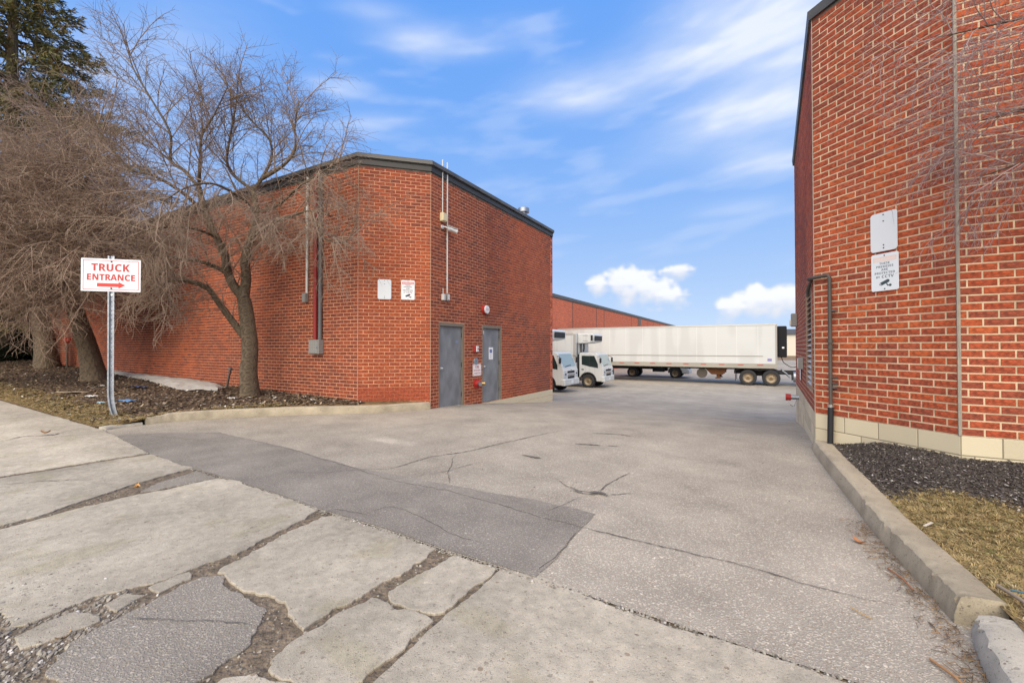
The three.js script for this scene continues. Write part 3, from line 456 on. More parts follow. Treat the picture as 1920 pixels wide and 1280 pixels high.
// ------------- left building
{
  const base = [-10, 0, -10], g = thing('brick_warehouse', 'long low red brick warehouse on the left with two grey doors and dark roof edge', 'warehouse', base);
  const holes = [[.30, 1.32, -.6, 2.015], [2.15, 3.17, -.09, 2.03]];
  panel(g, base, wLong, -.6, 5.5, M.mortarL); panel(g, base, wCham, -.6, 5.5, M.mortarL); panel(g, base, wDoor, -.9, 5.5, M.mortarL, holes);
  panel(g, base, wBack, -1.4, 5.5, farBrickMat); panel(g, base, wDock, -1.4, 5.5, farBrickMat);
  panel(g, base, mkWall([-29, -97], [-29, PA[1]]), -1.4, 5.5, farBrickMat); panel(g, base, mkWall([-14.2, -97], [-29, -97]), -1.4, 5.5, farBrickMat);
  const rs = new THREE.Shape([[-28.95, -PA[1]], [PA[0], -PA[1]], [PB[0], -PB[1]], [PC[0], -PC[1]], [-14.2, -PC[1]], [-14.2, 97], [-28.95, 97]].map(p => new THREE.Vector2(...p)));
  mesh('roof', new THREE.ExtrudeGeometry(rs, { depth: .08, bevelEnabled: false }).rotateX(-Math.PI / 2).translate(-base[0], 5.4, -base[2]), M.roof, g);
  const stain = (s, y) => Math.max(0, .8 * Math.exp(-(((s - 3.35) / .35) ** 2)) * sstep(3.2, 5.3, y), .35 * (fbm(s * .6, y * .6, 3, 611) > .56 ? 1 : 0));
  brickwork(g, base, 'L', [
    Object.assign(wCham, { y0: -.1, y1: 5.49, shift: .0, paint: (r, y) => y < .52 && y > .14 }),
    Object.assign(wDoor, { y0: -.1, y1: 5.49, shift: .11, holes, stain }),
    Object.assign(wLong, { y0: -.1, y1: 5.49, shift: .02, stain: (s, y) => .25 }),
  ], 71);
  // foundation blocks where the yard drops
  let row = 0; for (let y = -.1; y > -.65; y -= .2, row++) for (let s = 2.15 + (row % 2) * .2; s < wDoor.len - .02; s += .4) { const e = Math.min(wDoor.len, s + .4), m = mesh('foundation_block', rbox(e - s - .010, .19, .05, .004, 0, 0, 0, 1), M.block, g), p = wp(wDoor, (s + e) / 2, y - .1, -.022); m.position.set(p[0] - base[0], p[1], p[2] - base[2]); m.rotation.y = wDoor.ry; }
  coping(g, base, [[-29, PA[1]], PA, PB, PC], [[-.18, 5.46], [.022, 5.46], [.022, 5.585], [.05, 5.585], [.05, 5.60], [-.18, 5.6]], M.coping, 'fascia');
  coping(g, base, [[-29, PA[1]], PA, PB, PC], [[-.2, 5.602], [.075, 5.602], [.075, 5.69], [.03, 5.705], [-.2, 5.68]], M.copingLt, 'roof_coping');
  coping(g, base, [[-14.2, PC[1]], [-14.2, -97]], [[-.2, 5.45], [.06, 5.45], [.06, 5.72], [-.2, 5.72]], M.copingLt, 'roof_coping');
  // sealed corner joints
  for (const [w, s] of [[wCham, 0], [wCham, wCham.len]]) { const p = wp(w, s, 2.68, -.001); mesh('corner_joint', box(.009, 5.5, .009, p[0] - base[0], p[1], p[2] - base[2]), M.caulk, g); }
  // doors
  const doorway = (s0, s1, y0, y1, hingeRight, name, label, extra) => {
    const p = wp(wDoor, (s0 + s1) / 2, 0, 0), D = new THREE.Group(); D.name = name; D.position.set(p[0] - base[0], 0, p[2] - base[2]); D.rotation.y = wDoor.ry; g.add(D); D.userData.label = label;
    const w = s1 - s0, h = y1 - y0, f = .05;
    mesh('door_frame', merge([box(f, h, .14, -w / 2 + f / 2 + .001, y0 + h / 2, -.076), box(f, h, .14, w / 2 - f / 2 - .001, y0 + h / 2, -.076), box(w - 2 * f, .075, .14, 0, y1 - .0385, -.076)]), M.frame, D);
    mesh('door_leaf', rbox(w - 2 * f - .008, h - .085, .045, .004, 0, y0 + (h - .085) / 2 + .006, -.085), M.door, D);
    const kx = -w / 2 + f + .075, knob = mesh('knob', merge([cyl(.034, .034, .012, 20).rotateX(Math.PI / 2).translate(kx, y0 + .98, -.056), cyl(.012, .012, .05, 12).rotateX(Math.PI / 2).translate(kx, y0 + .98, -.03), new THREE.SphereGeometry(.031, 18, 12).scale(1, 1, .8).translate(kx, y0 + .98, -.002)]), M.steel, D);
    for (const t of [.14, .5, .86]) mesh('hinge', cyl(.011, .011, .11, 10).translate(w / 2 - f - .002, y0 + h * t, -.058), M.dark, D);
    mesh('threshold', box(w - .01, .03, .14, 0, y0 - .012, -.08), M.steel, D);
    extra && extra(D, w, y0, h); return D;
  };
  doorway(.30, 1.32, -.06, 2.015, true, 'door', 'scuffed grey steel door nearest the chamfered corner', (D, w, y0, h) => { mesh('kick_plate', box(.55, .02, .008, .1, y0 + .02, -.056), M.whiteSign, D); mesh('notice', box(.09, .06, .002, .27, y0 + 1.62, -.0605), std(.2, .25, .38, .6), D); });
  doorway(2.15, 3.17, -.09, 2.03, true, 'door', 'grey steel door with a white paper notice', (D, w, y0, h) => {
    const cv = document.createElement('canvas'); cv.width = 128; cv.height = 192; const x = cv.getContext('2d'); x.fillStyle = '#e9e8e8'; x.fillRect(0, 0, 128, 192); x.fillStyle = '#2c3f86'; x.fillRect(28, 34, 72, 52); x.fillStyle = '#c9d2ef'; x.fillRect(38, 50, 52, 6); x.fillRect(44, 64, 40, 6); x.fillStyle = '#b9b6b2'; for (let k = 0; k < 6; k++) x.fillRect(30, 104 + k * 12, 68 - (k % 3) * 14, 4);
    const t = new THREE.CanvasTexture(cv); t.colorSpace = THREE.SRGBColorSpace; const pg = new THREE.PlaneGeometry(.23, .34).translate(.02, y0 + 1.34, -.0605); mesh('paper_notice', pg, new THREE.MeshStandardMaterial({ map: t, roughness: .7 }), D); mesh('door_contact', box(.06, .09, .02, -.40, y0 + 1.92, -.05), M.offWhite, D);
  });
  // dark control joints and stains on the far dock wall
  for (const z of [-36, -42.5, -45, -56.5, -60, -66, -70, -75, -81]) { const p = wp(wDock, -z + PC[1], 0, .0); mesh('control_joint', box(.02, 6.4, .09, p[0] - base[0] + .0, 2.3, p[2] - base[2]), M.gasPipe, g); }
  mesh('downspout', box(.25, .9, .5, -14.2 - base[0] + .13, 4.9, -60.5 - base[2]), M.greyPipe, g);
}
// ------------- right building
{
  const base = [3, 0, -8], g = thing('brick_building', 'tall red brick building corner on the right standing on cream block footing', 'building', base);
  const L = wSide.len, louver = [L - 1.52, L - .36, .80, 2.33];
  panel(g, base, wSide, -.9, 6.0, M.mortarR, [louver]); panel(g, base, wChamR, -.4, 6.0, M.mortarR); panel(g, base, wFront, -.3, 6.0, M.mortarR);
  panel(g, base, mkWall([13, PE[1]], [13, -12.8]), -.9, 6.0, farBrickMat); panel(g, base, mkWall([13, -12.8], PF), -.9, 6.0, farBrickMat);
  mesh('roof', new THREE.ExtrudeGeometry(new THREE.Shape([PF, PD, PE, [13, PE[1]], [13, -12.8]].map(p => new THREE.Vector2(p[0], -p[1]))), { depth: .08, bevelEnabled: false }).rotateX(-Math.PI / 2).translate(-base[0], 5.88, -base[2]), M.roof, g);
  const y0 = .525, y1 = 5.98;
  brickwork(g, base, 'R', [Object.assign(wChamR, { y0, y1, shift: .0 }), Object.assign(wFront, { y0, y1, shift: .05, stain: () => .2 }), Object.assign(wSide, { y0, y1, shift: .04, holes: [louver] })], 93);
  const R = rng(17), bm = [0, 1, 2, 3].map(k => { const m = M.block.clone(); m.color.multiplyScalar(.9 + .07 * k); return m; });
  for (const [w, rows, offs] of [[wChamR, 3, .0], [wFront, 3, .1], [wSide, 6, .05]]) for (let r = 0; r < rows; r++) for (let s = -(r % 2) * .2 - offs; s < Math.min(w.len, 5.99); s += .4) {
    const a = Math.max(0, s), e = Math.min(w.len, s + .4); if (e - a < .05) continue; const m = mesh('foundation_block', rbox(e - a - .009, .191, .05, .005, 0, 0, 0, 1), bm[Math.floor(R() * 4)], g), p = wp(w, (a + e) / 2, y0 - .1 - r * .2, -.024 + (R() - .5) * .004); m.position.set(p[0] - base[0], p[1], p[2] - base[2]); m.rotation.y = w.ry;
  }
  for (const [w, lo] of [[wChamR, -.35], [wFront, -.25], [wSide, -.85]]) panel(g, base, w, lo, y0, M.blockJoint, [], .004, .003, 'footing_joint');
  coping(g, base, [PF, PD, PE, [13, PE[1]]], [[-.2, 5.93], [.03, 5.93], [.045, 6.05], [.0, 6.07], [-.2, 6.05]], M.copingLt, 'roof_coping');
  for (const [p, w] of [[PD, .011], [PE, .026]]) mesh('corner_joint', box(w, 5.45, w, p[0] - base[0] + (p === PE ? -.003 : .004), 3.25, p[1] - base[2] + (p === PE ? -.009 : -.0005)), M.caulkR, g);
  // louvre
  const V = new THREE.Group(); V.name = 'louvre'; const lp = wp(wSide, (louver[0] + louver[1]) / 2, 0, 0); V.position.set(lp[0] - base[0], 0, lp[2] - base[2]); V.rotation.y = wSide.ry; g.add(V); V.userData.label = 'pale metal ventilation louvre in the driveway wall';
  const lw = louver[1] - louver[0], lh = louver[3] - louver[2], lc = (louver[2] + louver[3]) / 2, lm = std(.55, .50, .43, .5);
  mesh('louvre_frame', merge([box(.05, lh, .10, -lw / 2 + .025, lc, -.04), box(.05, lh, .10, lw / 2 - .025, lc, -.04), box(lw - .1, .05, .10, 0, louver[2] + .025, -.04), box(lw - .1, .05, .10, 0, louver[3] - .025, -.04)]), std(.30, .19, .13, .6), V);
  for (let k = 0; k < 17; k++) mesh('slat', box(lw - .104, .006, .095).rotateX(.75).translate(0, louver[2] + .085 + k * (lh - .14) / 16.6, -.035), lm, V);
  mesh('backing', box(lw - .02, lh - .02, .02, 0, lc, -.19), M.dark, V);
}
// ------------- fittings on the walls, each a thing of its own
const fit = (w, s, y, n, name, label, cat, group) => thing(name, label, cat, wp(w, s, y, n), w.ry, group);
const zs = (w, z) => w.o[1] - z; // along the door wall
{
  const s1 = .40, s2 = .63;
  const strapped = (g, x, y0, y1, r, mat) => { mesh('pipe', tube([[x, y0, 0], [x, (y0 + y1) / 2, 0], [x, y1, 0], [x, y1 + .02, 0]], r, 10, 10), mat, g); for (let y = y0 + .35; y < y1; y += .95) mesh('strap', box(r * 2 + .05, .022, .012, x, y, -r + .004), M.steel, g); };
  let g = fit(wDoor, s1, 0, .02, 'conduit', 'thin white conduit from the roof edge down to the cream box', 'conduit'); strapped(g, 0, 4.6, 5.86, .015, M.pvc);
  g = fit(wDoor, s2 - .05, 0, .022, 'conduit', 'long white conduit running from roof down past the camera', 'conduit'); strapped(g, 0, 2.72, 5.86, .017, M.pvc);
  g = fit(wDoor, s1, 4.5, .05, 'junction_box', 'square cream junction box above the white camera', 'junction box'); mesh('housing', rbox(.17, .2, .1, .012), M.cream, g); mesh('lid', rbox(.15, .18, .012, .005, 0, 0, .055), M.cream, g);
  g = fit(wDoor, .47, 4.26, .0, 'security_camera', 'white bullet security camera below the cream box', 'security camera');
  mesh('mount', merge([cyl(.045, .05, .03, 16).rotateX(Math.PI / 2).translate(-.06, .02, .016), tube([[-.06, .02, .02], [-.05, .02, .07], [-.02, .0, .11], [.04, -.01, .13]], .016, 10, 8)]), M.white, g);
  const cb = mesh('camera_body', merge([cyl(.045, .04, .24, 18).rotateZ(Math.PI / 2), cyl(.05, .05, .02, 18).rotateZ(Math.PI / 2).translate(.12, 0, 0)]), M.white, g); cb.position.set(.12, -.03, .16); cb.rotation.set(0, -.5, -.2);
  const sh = mesh('sunshield', rbox(.27, .012, .1, .005), M.white, g); sh.position.set(.125, .022, .16); sh.rotation.set(0, -.5, -.2);
  const ln = mesh('lens', cyl(.03, .03, .01, 16).rotateZ(Math.PI / 2), M.dark, g); ln.position.set(.235, -.055, .228); ln.rotation.set(0, -.5, -.2);
  g = fit(wDoor, .42, 2.61, .035, 'outlet_box', 'small white box with short stub beside the conduit foot', 'outlet box'); mesh('housing', rbox(.085, .15, .07, .01), M.pvc, g); mesh('stub', cyl(.013, .013, .14, 8).translate(0, .14, -.01), M.steel, g);
  g = fit(wDoor, .58, 2.62, .035, 'outlet_box', 'small grey box at the foot of the long conduit', 'outlet box'); mesh('housing', rbox(.085, .17, .07, .01), M.grey, g); mesh('cover', rbox(.07, .13, .01, .004, 0, 0, .04), M.pvc, g);
  g = fit(wDoor, 2.22, 2.45, .0, 'alarm_horn', 'round red alarm bell with white face above the second door', 'alarm'); mesh('bell', cyl(.115, .125, .085, 24).rotateX(Math.PI / 2).translate(0, 0, .045), M.red, g); mesh('face', cyl(.105, .11, .03, 24).rotateX(Math.PI / 2).translate(0, 0, .104), M.whiteSign, g); for (const dx of [-.03, .03]) mesh('letter_mark', box(.02, .07, .004, dx, 0, .1205), M.red, g);
  g = fit(wDoor, 1.80, 1.38, .0, 'call_box', 'small red box with white button plate between the doors', 'call box'); mesh('back_box', rbox(.15, .17, .05, .006, -.03, 0, .025), M.red, g); mesh('button_plate', rbox(.10, .15, .02, .006, .02, 0, .062), M.whiteSign, g); mesh('button', cyl(.016, .016, .015, 12).rotateX(Math.PI / 2).translate(.025, 0, .078), M.red, g);
  g = fit(wDoor, 1.83, 1.05, .0, 'round_plate', 'round metal cover plate above the FIRE sign', 'cover plate'); mesh('plate', cyl(.095, .1, .02, 28).rotateX(Math.PI / 2).translate(0, 0, .012), M.galv, g); mesh('centre_screw', cyl(.01, .01, .006, 8).rotateX(Math.PI / 2).translate(0, 0, .024), M.dark, g);
  g = fit(wDoor, 1.86, .46, .0, 'fire_connection', 'red flanged fire hose connection with brass cap between the doors', 'hose connection');
  mesh('flange', cyl(.13, .13, .02, 28).rotateX(Math.PI / 2).translate(0, 0, .012), M.red, g); mesh('body', cyl(.075, .09, .12, 20).rotateX(Math.PI / 2).translate(0, 0, .08), M.red, g); for (const s of [-1, 1]) { const o = mesh('inlet', merge([cyl(.045, .05, .1, 18).rotateX(Math.PI / 2), cyl(.052, .052, .03, 18).rotateX(Math.PI / 2).translate(0, 0, .05)]), s > 0 ? M.brass : M.galv, g); o.position.set(s * .07, 0, .15); o.rotation.y = s * .6; }
  // pipes and boxes on the long wall
  const sx = x => x + 29;
  g = fit(wLong, sx(-9.34), 0, .035, 'conduit', 'pale conduit on the long wall behind the twigs', 'conduit'); strapped(g, 0, 2.7, 5.46, .03, M.pvc);
  g = fit(wLong, sx(-9.38), 2.6, .05, 'outlet_box', 'small grey box ending the pale conduit on the long wall', 'outlet box'); mesh('housing', rbox(.12, .22, .09, .01), M.grey, g); mesh('cover', rbox(.10, .18, .01, .004, 0, 0, .05), M.grey, g);
  g = fit(wLong, sx(-9.0), 0, .05, 'fire_pipe', 'red painted pipe running down the long wall', 'pipe'); strapped(g, 0, 1.6, 5.46, .045, M.pipeRed);
  g = fit(wLong, sx(-8.83), 0, .05, 'drain_pipe', 'dark grey pipe beside the red one on the long wall', 'pipe'); strapped(g, 0, 1.6, 5.46, .045, M.greyPipe);
  g = fit(wLong, sx(-8.94), 1.43, .07, 'meter_box', 'grey metal box at the foot of the red and grey pipes', 'meter box'); mesh('housing', rbox(.36, .33, .14, .012), M.grey, g); mesh('lid', rbox(.32, .29, .012, .004, 0, 0, .076), M.grey, g); mesh('latch', box(.03, .05, .02, .13, 0, .085), M.steel, g);
  // gas pipe of the right building
  g = fit(wChamR, .27, 0, .06, 'gas_pipe', 'dark pipe climbing the right corner and bending to the louvre', 'pipe');
  mesh('pipe', tube([[0, .6, 0], [0, 1.5, 0], [0, 2.27, 0], [0, 2.34, 0], [-.03, 2.365, 0], [-.12, 2.365, 0], [-.27, 2.36, .0], [-.335, 2.355, -.04], [-.36, 2.35, -.12], [-.62, 2.3, -.38], [-.70, 2.22, -.46]], .022, 70, 12), M.gasPipe, g);
  mesh('sleeve', tube([[0, -.05, .02], [0, .3, .01], [0, .62, 0], [0, .66, 0]], .034, 16, 14), M.dark, g); mesh('clamp', cyl(.038, .038, .035, 16).translate(0, .66, 0), M.steel, g);
  for (const y of [1.42, 1.5]) mesh('coupling', cyl(.031, .031, .05, 14).translate(0, y, 0), M.gasPipe, g); for (const y of [.95, 1.03]) mesh('valve', merge([cyl(.012, .012, .07, 8).rotateZ(Math.PI / 2).translate(.05, y, 0), box(.02, .03, .02, .085, y, 0)]), M.gasPipe, g); for (const y of [.9, 1.9]) mesh('bracket', box(.09, .02, .05, 0, y, -.034), M.galv, g);
  // things along the driveway wall of the right building
  const fs = z => wSide.len - (-7.201 - z);
  g = fit(wSide, fs(-12.0), 2.05, .06, 'wall_lamp', 'small grey wall pack lamp near the far end of the driveway wall', 'wall lamp'); mesh('housing', rbox(.24, .3, .12, .02), M.grey, g); mesh('lens', rbox(.2, .14, .03, .01, 0, -.06, .07), M.offWhite, g);
  g = fit(wSide, fs(-9.8), 1.12, .04, 'switch_box', 'small grey box on the driveway wall beyond the louvre', 'switch box'); mesh('housing', rbox(.2, .22, .08, .01), M.grey, g); mesh('cover', rbox(.16, .18, .01, .004, 0, 0, .045), M.pvc, g);
  g = fit(wSide, fs(-10.4), .95, .02, 'notice_plate', 'narrow white plate on the driveway wall', 'notice plate'); mesh('plate', rbox(.28, .36, .006, .002), M.whiteSign, g); for (const y of [-.15, .15]) mesh('screw', cyl(.008, .008, .008, 8).rotateX(Math.PI / 2).translate(0, y, .004), M.steel, g);
  g = fit(wSide, fs(-11.4), .32, .0, 'hose_connection', 'red capped hose connection low on the block footing', 'hose connection'); mesh('nipple', cyl(.05, .05, .16, 16).rotateX(Math.PI / 2).translate(0, 0, .08), M.galv, g); mesh('cap', cyl(.075, .07, .1, 18).rotateX(Math.PI / 2).translate(0, 0, .2), M.red, g); mesh('chain', tube([[0, -.06, .2], [.02, -.16, .17], [0, -.2, .1], [0, -.05, .04]], .008, 12, 6), M.steel, g);
  // roof vents
  for (const [x, z, h, r, lb] of [[-8.6, -16.2, 1.7, .15, 'grey capped vent pipe on the roof above the door wall'], [-15.6, -9.4, 1.7, .2, 'tall grey vent stack on the roof behind the bare tree']]) { const v = thing('roof_vent', lb, 'roof vent', [x, 5.48, z]); mesh('stack', cyl(r, r, h, 18).translate(0, h / 2, 0), M.galv, v); mesh('cap', merge([cyl(r * 1.6, r * 1.6, r * 1.1, 18).translate(0, h + r * .2, 0), cyl(r * .5, r * 1.6, r * .5, 18).translate(0, h + r, 0)]), M.galv, v); }
}
// ---------------------------------------------------------------- signs
function canvasMat(w, h, draw, rough = .42) { const cv = document.createElement('canvas'); cv.width = w; cv.height = h; draw(cv.getContext('2d'), w, h); const t = new THREE.CanvasTexture(cv); t.colorSpace = THREE.SRGBColorSpace; t.anisotropy = 8; return new THREE.MeshStandardMaterial({ map: t, roughness: rough }); }
function plateGeo(w, h, r, t) { const s = new THREE.Shape(), x = -w / 2, y = -h / 2; s.moveTo(x + r, y); s.lineTo(x + w - r, y); s.absarc(x + w - r, y + r, r, -Math.PI / 2, 0); s.lineTo(x + w, y + h - r); s.absarc(x + w - r, y + h - r, r, 0, Math.PI / 2); s.lineTo(x + r, y + h); s.absarc(x + r, y + h - r, r, Math.PI / 2, Math.PI); s.lineTo(x, y + r); s.absarc(x + r, y + r, r, Math.PI, Math.PI * 1.5); const g = new THREE.ExtrudeGeometry(s, { depth: t, bevelEnabled: true, bevelThickness: .001, bevelSize: .001, bevelSegments: 1, curveSegments: 6 }); const p = g.attributes.position, u = g.attributes.uv; for (let i = 0; i < p.count; i++) u.setXY(i, (p.getX(i) + w / 2) / w, (p.getY(i) + h / 2) / h); return g; }
const screws = (g, l) => l.forEach(([x, y, z]) => mesh('screw', cyl(.007, .007, .006, 10).rotateX(Math.PI / 2).translate(x, y, z), M.dark, g));
function textFit(x, s, cx, y, maxw, font, heavy) { x.font = font; const w = x.measureText(s).width; x.save(); x.translate(cx, y); x.scale(maxw / w, 1); x.textAlign = 'center'; x.fillText(s, 0, 0); if (heavy) x.strokeText(s, 0, 0); x.restore(); }
function cctv(faded) {
  return canvasMat(512, 768, (x, w, h) => {
    x.fillStyle = faded ? '#e4e8ea' : '#eceaea'; x.fillRect(0, 0, w, h);
    x.fillStyle = faded ? '#eed2c4' : '#cf6a68'; x.fillRect(34, 66, 444, 96); x.fillStyle = faded ? '#e6e0dc' : '#f0dcdc'; textFit(x, 'WARNING', 256, 144, 400, 'bold 84px sans-serif');
    x.fillStyle = faded ? '#5b6468' : '#4a4650'; const L = [['THESE', 210, 200, 62], ['PREMISES', 275, 330, 62], ['ARE', 340, 130, 62], ['PROTECTED', 408, 390, 62]]; for (const [s, y, mw, fs] of L) textFit(x, s, 256, y + 14, mw, `bold ${fs}px sans-serif`);
    textFit(x, 'BY', 128, 500, 80, 'bold 58px sans-serif'); textFit(x, 'CCTV', 310, 504, 230, 'bold 82px sans-serif');
    x.fillStyle = faded ? '#3f4c50' : '#26262b'; x.save(); x.translate(255, 600); x.rotate(-.42); x.fillRect(-95, -36, 160, 66); x.beginPath(); x.arc(65, -3, 33, 0, 7); x.fill(); x.fillStyle = '#d7dcdf'; x.beginPath(); x.ellipse(-95, -3, 20, 33, 0, 0, 7); x.fill(); x.fillStyle = faded ? '#3f4c50' : '#26262b'; x.beginPath(); x.ellipse(-95, -3, 10, 18, 0, 0, 7); x.fill(); x.restore();
    x.lineWidth = 22; x.strokeStyle = faded ? '#3f4c50' : '#26262b'; x.beginPath(); x.moveTo(290, 620); x.lineTo(310, 662); x.lineTo(352, 668); x.stroke(); x.beginPath(); x.arc(358, 664, 26, 0, 7); x.fill();
  });
}
{
  let g = fit(wCham, .56, 2.71, .014, 'blank_sign', 'blank white plate on the left brick corner', 'sign'); mesh('plate', plateGeo(.29, .44, .035, .003), M.whiteSign, g); screws(g, [[0, .195, .005], [0, .12, .005], [0, -.16, .005], [0, -.195, .005]]);
  g = fit(wCham, 1.068, 2.712, .014, 'warning_sign', 'white camera warning sign with red heading on the left brick corner', 'sign'); mesh('plate', plateGeo(.295, .44, .02, .003), cctv(false), g); screws(g, [[0, .20, .005], [0, -.205, .005]]);
  g = fit(wChamR, .893, 2.775, .014, 'blank_sign', 'blank white plate above the camera warning sign on the right building', 'sign'); mesh('plate', plateGeo(.285, .455, .035, .003), M.whiteSign, g); screws(g, [[0, .20, .005], [0, .125, .005], [0, -.155, .005], [0, -.19, .005]]);
  g = fit(wChamR, .9, 2.3, .014, 'warning_sign', 'faded camera warning sign below the blank plate on the right building', 'sign'); mesh('plate', plateGeo(.29, .435, .02, .003), cctv(true), g); screws(g, [[0, .195, .005], [0, -.195, .005]]);
  g = fit(wDoor, 1.875, .82, .012, 'fire_sign', 'white FIRE department connection sign with red lettering between the doors', 'sign');
  mesh('plate', plateGeo(.40, .32, .012, .002), canvasMat(512, 410, (x, w, h) => { x.fillStyle = '#ece5e2'; x.fillRect(0, 0, w, h); x.strokeStyle = '#b8453c'; x.lineWidth = 10; x.strokeRect(14, 14, w - 28, h - 28); x.fillStyle = '#a8292a'; textFit(x, 'FIRE', 256, 150, 250, 'bold 130px sans-serif'); textFit(x, 'DEPARTMENT', 256, 245, 400, 'bold 76px sans-serif'); textFit(x, 'CONNECTION', 256, 345, 400, 'bold 76px sans-serif'); }), g); screws(g, [[-.17, .13, .004], [.17, .13, .004], [-.17, -.13, .004], [.17, -.13, .004]]);
  // truck entrance sign on its perforated post
  const tx = -10.40, tz = -3.35, ty = bedL(tx, tz), s = thing('entrance_sign', 'white TRUCK ENTRANCE sign with red lettering and arrow on a steel post', 'sign', [tx, ty, tz], YAW + .26);
  mesh('sign_plate', plateGeo(.915, .60, .012, .004).translate(-.01, 2.60, .03), canvasMat(1024, 672, (x, w, h) => {
    x.fillStyle = '#eceef2'; x.fillRect(0, 0, w, h); x.strokeStyle = '#b8302c'; x.lineWidth = 11; x.strokeRect(38, 38, w - 76, h - 76); x.fillStyle = '#c03a35';
    x.strokeStyle = '#c03a35'; x.lineWidth = 7; textFit(x, 'TRUCK', 500, 252, 660, 'bold 205px sans-serif', 1); textFit(x, 'ENTRANCE', 512, 442, 850, 'bold 172px sans-serif', 1);
    x.fillStyle = '#d8352c'; x.beginPath(); x.moveTo(270, 502); x.lineTo(640, 502); x.lineTo(640, 470); x.lineTo(760, 540); x.lineTo(640, 610); x.lineTo(640, 578); x.lineTo(270, 578); x.closePath(); x.fill();
    x.fillStyle = '#b98a5a'; x.fillRect(516, 112, 4, 60); x.fillRect(517, 576, 3, 30);
  }), s);
  // U-channel with punched holes
  const us = new THREE.Shape([[-.052, 0], [-.052, .006], [-.03, .006], [-.024, .034], [.024, .034], [.03, .006], [.052, .006], [.052, 0], [.026, 0], [.02, .028], [-.02, .028], [-.026, 0]].map(p => new THREE.Vector2(...p)));
  const post = new THREE.ExtrudeGeometry(us, { depth: 2.96, bevelEnabled: false, steps: 24 }).rotateX(-Math.PI / 2); { const p = post.attributes.position; for (let i = 0; i < p.count; i++) { const y = p.getY(i), b = .07 * Math.max(0, 1 - y / .45) ** 2; p.setX(i, p.getX(i) + b - .018 * (y / 2.7)); p.setZ(i, p.getZ(i) + .028); } post.computeVertexNormals(); }
  mesh('post', post, M.galv, s);
  for (let y = .5; y < 2.9; y += .085) if (y < 2.26) mesh('hole', cyl(.0075, .0075, .006, 10).rotateX(Math.PI / 2).translate(-.018 * (y / 2.7) + .07 * Math.max(0, 1 - y / .45) ** 2, y, -.006 + .0015 + .028 - .026), M.dark, s);
  for (const y of [2.36, 2.85]) mesh('bolt', cyl(.014, .014, .012, 12).rotateX(Math.PI / 2).translate(-.005, y, .038), M.dark, s); mesh('bolt', cyl(.016, .016, .014, 6).rotateX(Math.PI / 2).translate(-.013, 2.24, .004), M.steel, s);
}
// ---------------------------------------------------------------- bare trees
const V3 = (a, b, c) => new THREE.Vector3(a, b, c);
class Wood {
  constructor(base) { this.b = base; this.p = []; this.n = []; this.u = []; this.i = []; }
  run(pts, r0, r1, sides, flare = 0) { // tapered tube through pts
    const n = pts.length, up = V3(.31, .2, .93); let prev = null;
    for (let k = 0; k < n; k++) {
      const t = pts[Math.min(n - 1, k + 1)].clone().sub(pts[Math.max(0, k - 1)]).normalize(); let a = prev ? prev.clone().addScaledVector(t, -prev.dot(t)) : up.clone().cross(t); if (a.lengthSq() < 1e-6) a = V3(1, 0, 0).cross(t); a.normalize(); prev = a; const bb = t.clone().cross(a);
      const f = k / (n - 1), r = lerp(r0, r1, f) + flare * Math.exp(-f * 9);
      const base = this.p.length / 3;
      for (let s = 0; s <= sides; s++) { const an = s / sides * Math.PI * 2, c = Math.cos(an), q = Math.sin(an), rr = r * (sides > 6 ? 1 + .16 * (fbm(Math.cos(an) * 1.6 + 7 + r0 * 40, Math.sin(an) * 1.6 + k * .22, 2, 701) - .5) * 2 : 1); const nx = a.x * c + bb.x * q, ny = a.y * c + bb.y * q, nz = a.z * c + bb.z * q; this.p.push(pts[k].x + nx * rr - this.b.x, pts[k].y + ny * rr - this.b.y, pts[k].z + nz * rr - this.b.z); this.n.push(nx, ny, nz); this.u.push(s / sides * Math.max(.25, r0 * 4), f * n * .12 * (sides > 6 ? 1 : 3)); }
      if (k) for (let s = 0; s < sides; s++) { const x = base - sides - 1 + s, y = base + s; this.i.push(x, x + 1, y, x + 1, y + 1, y); }
    }
  }
  geo() { return rawGeo(this.p, this.n, null, this.u, this.i); }
}
const curve = (pts, n) => new THREE.CatmullRomCurve3(pts, false, 'catmullrom', .5).getPoints(n);
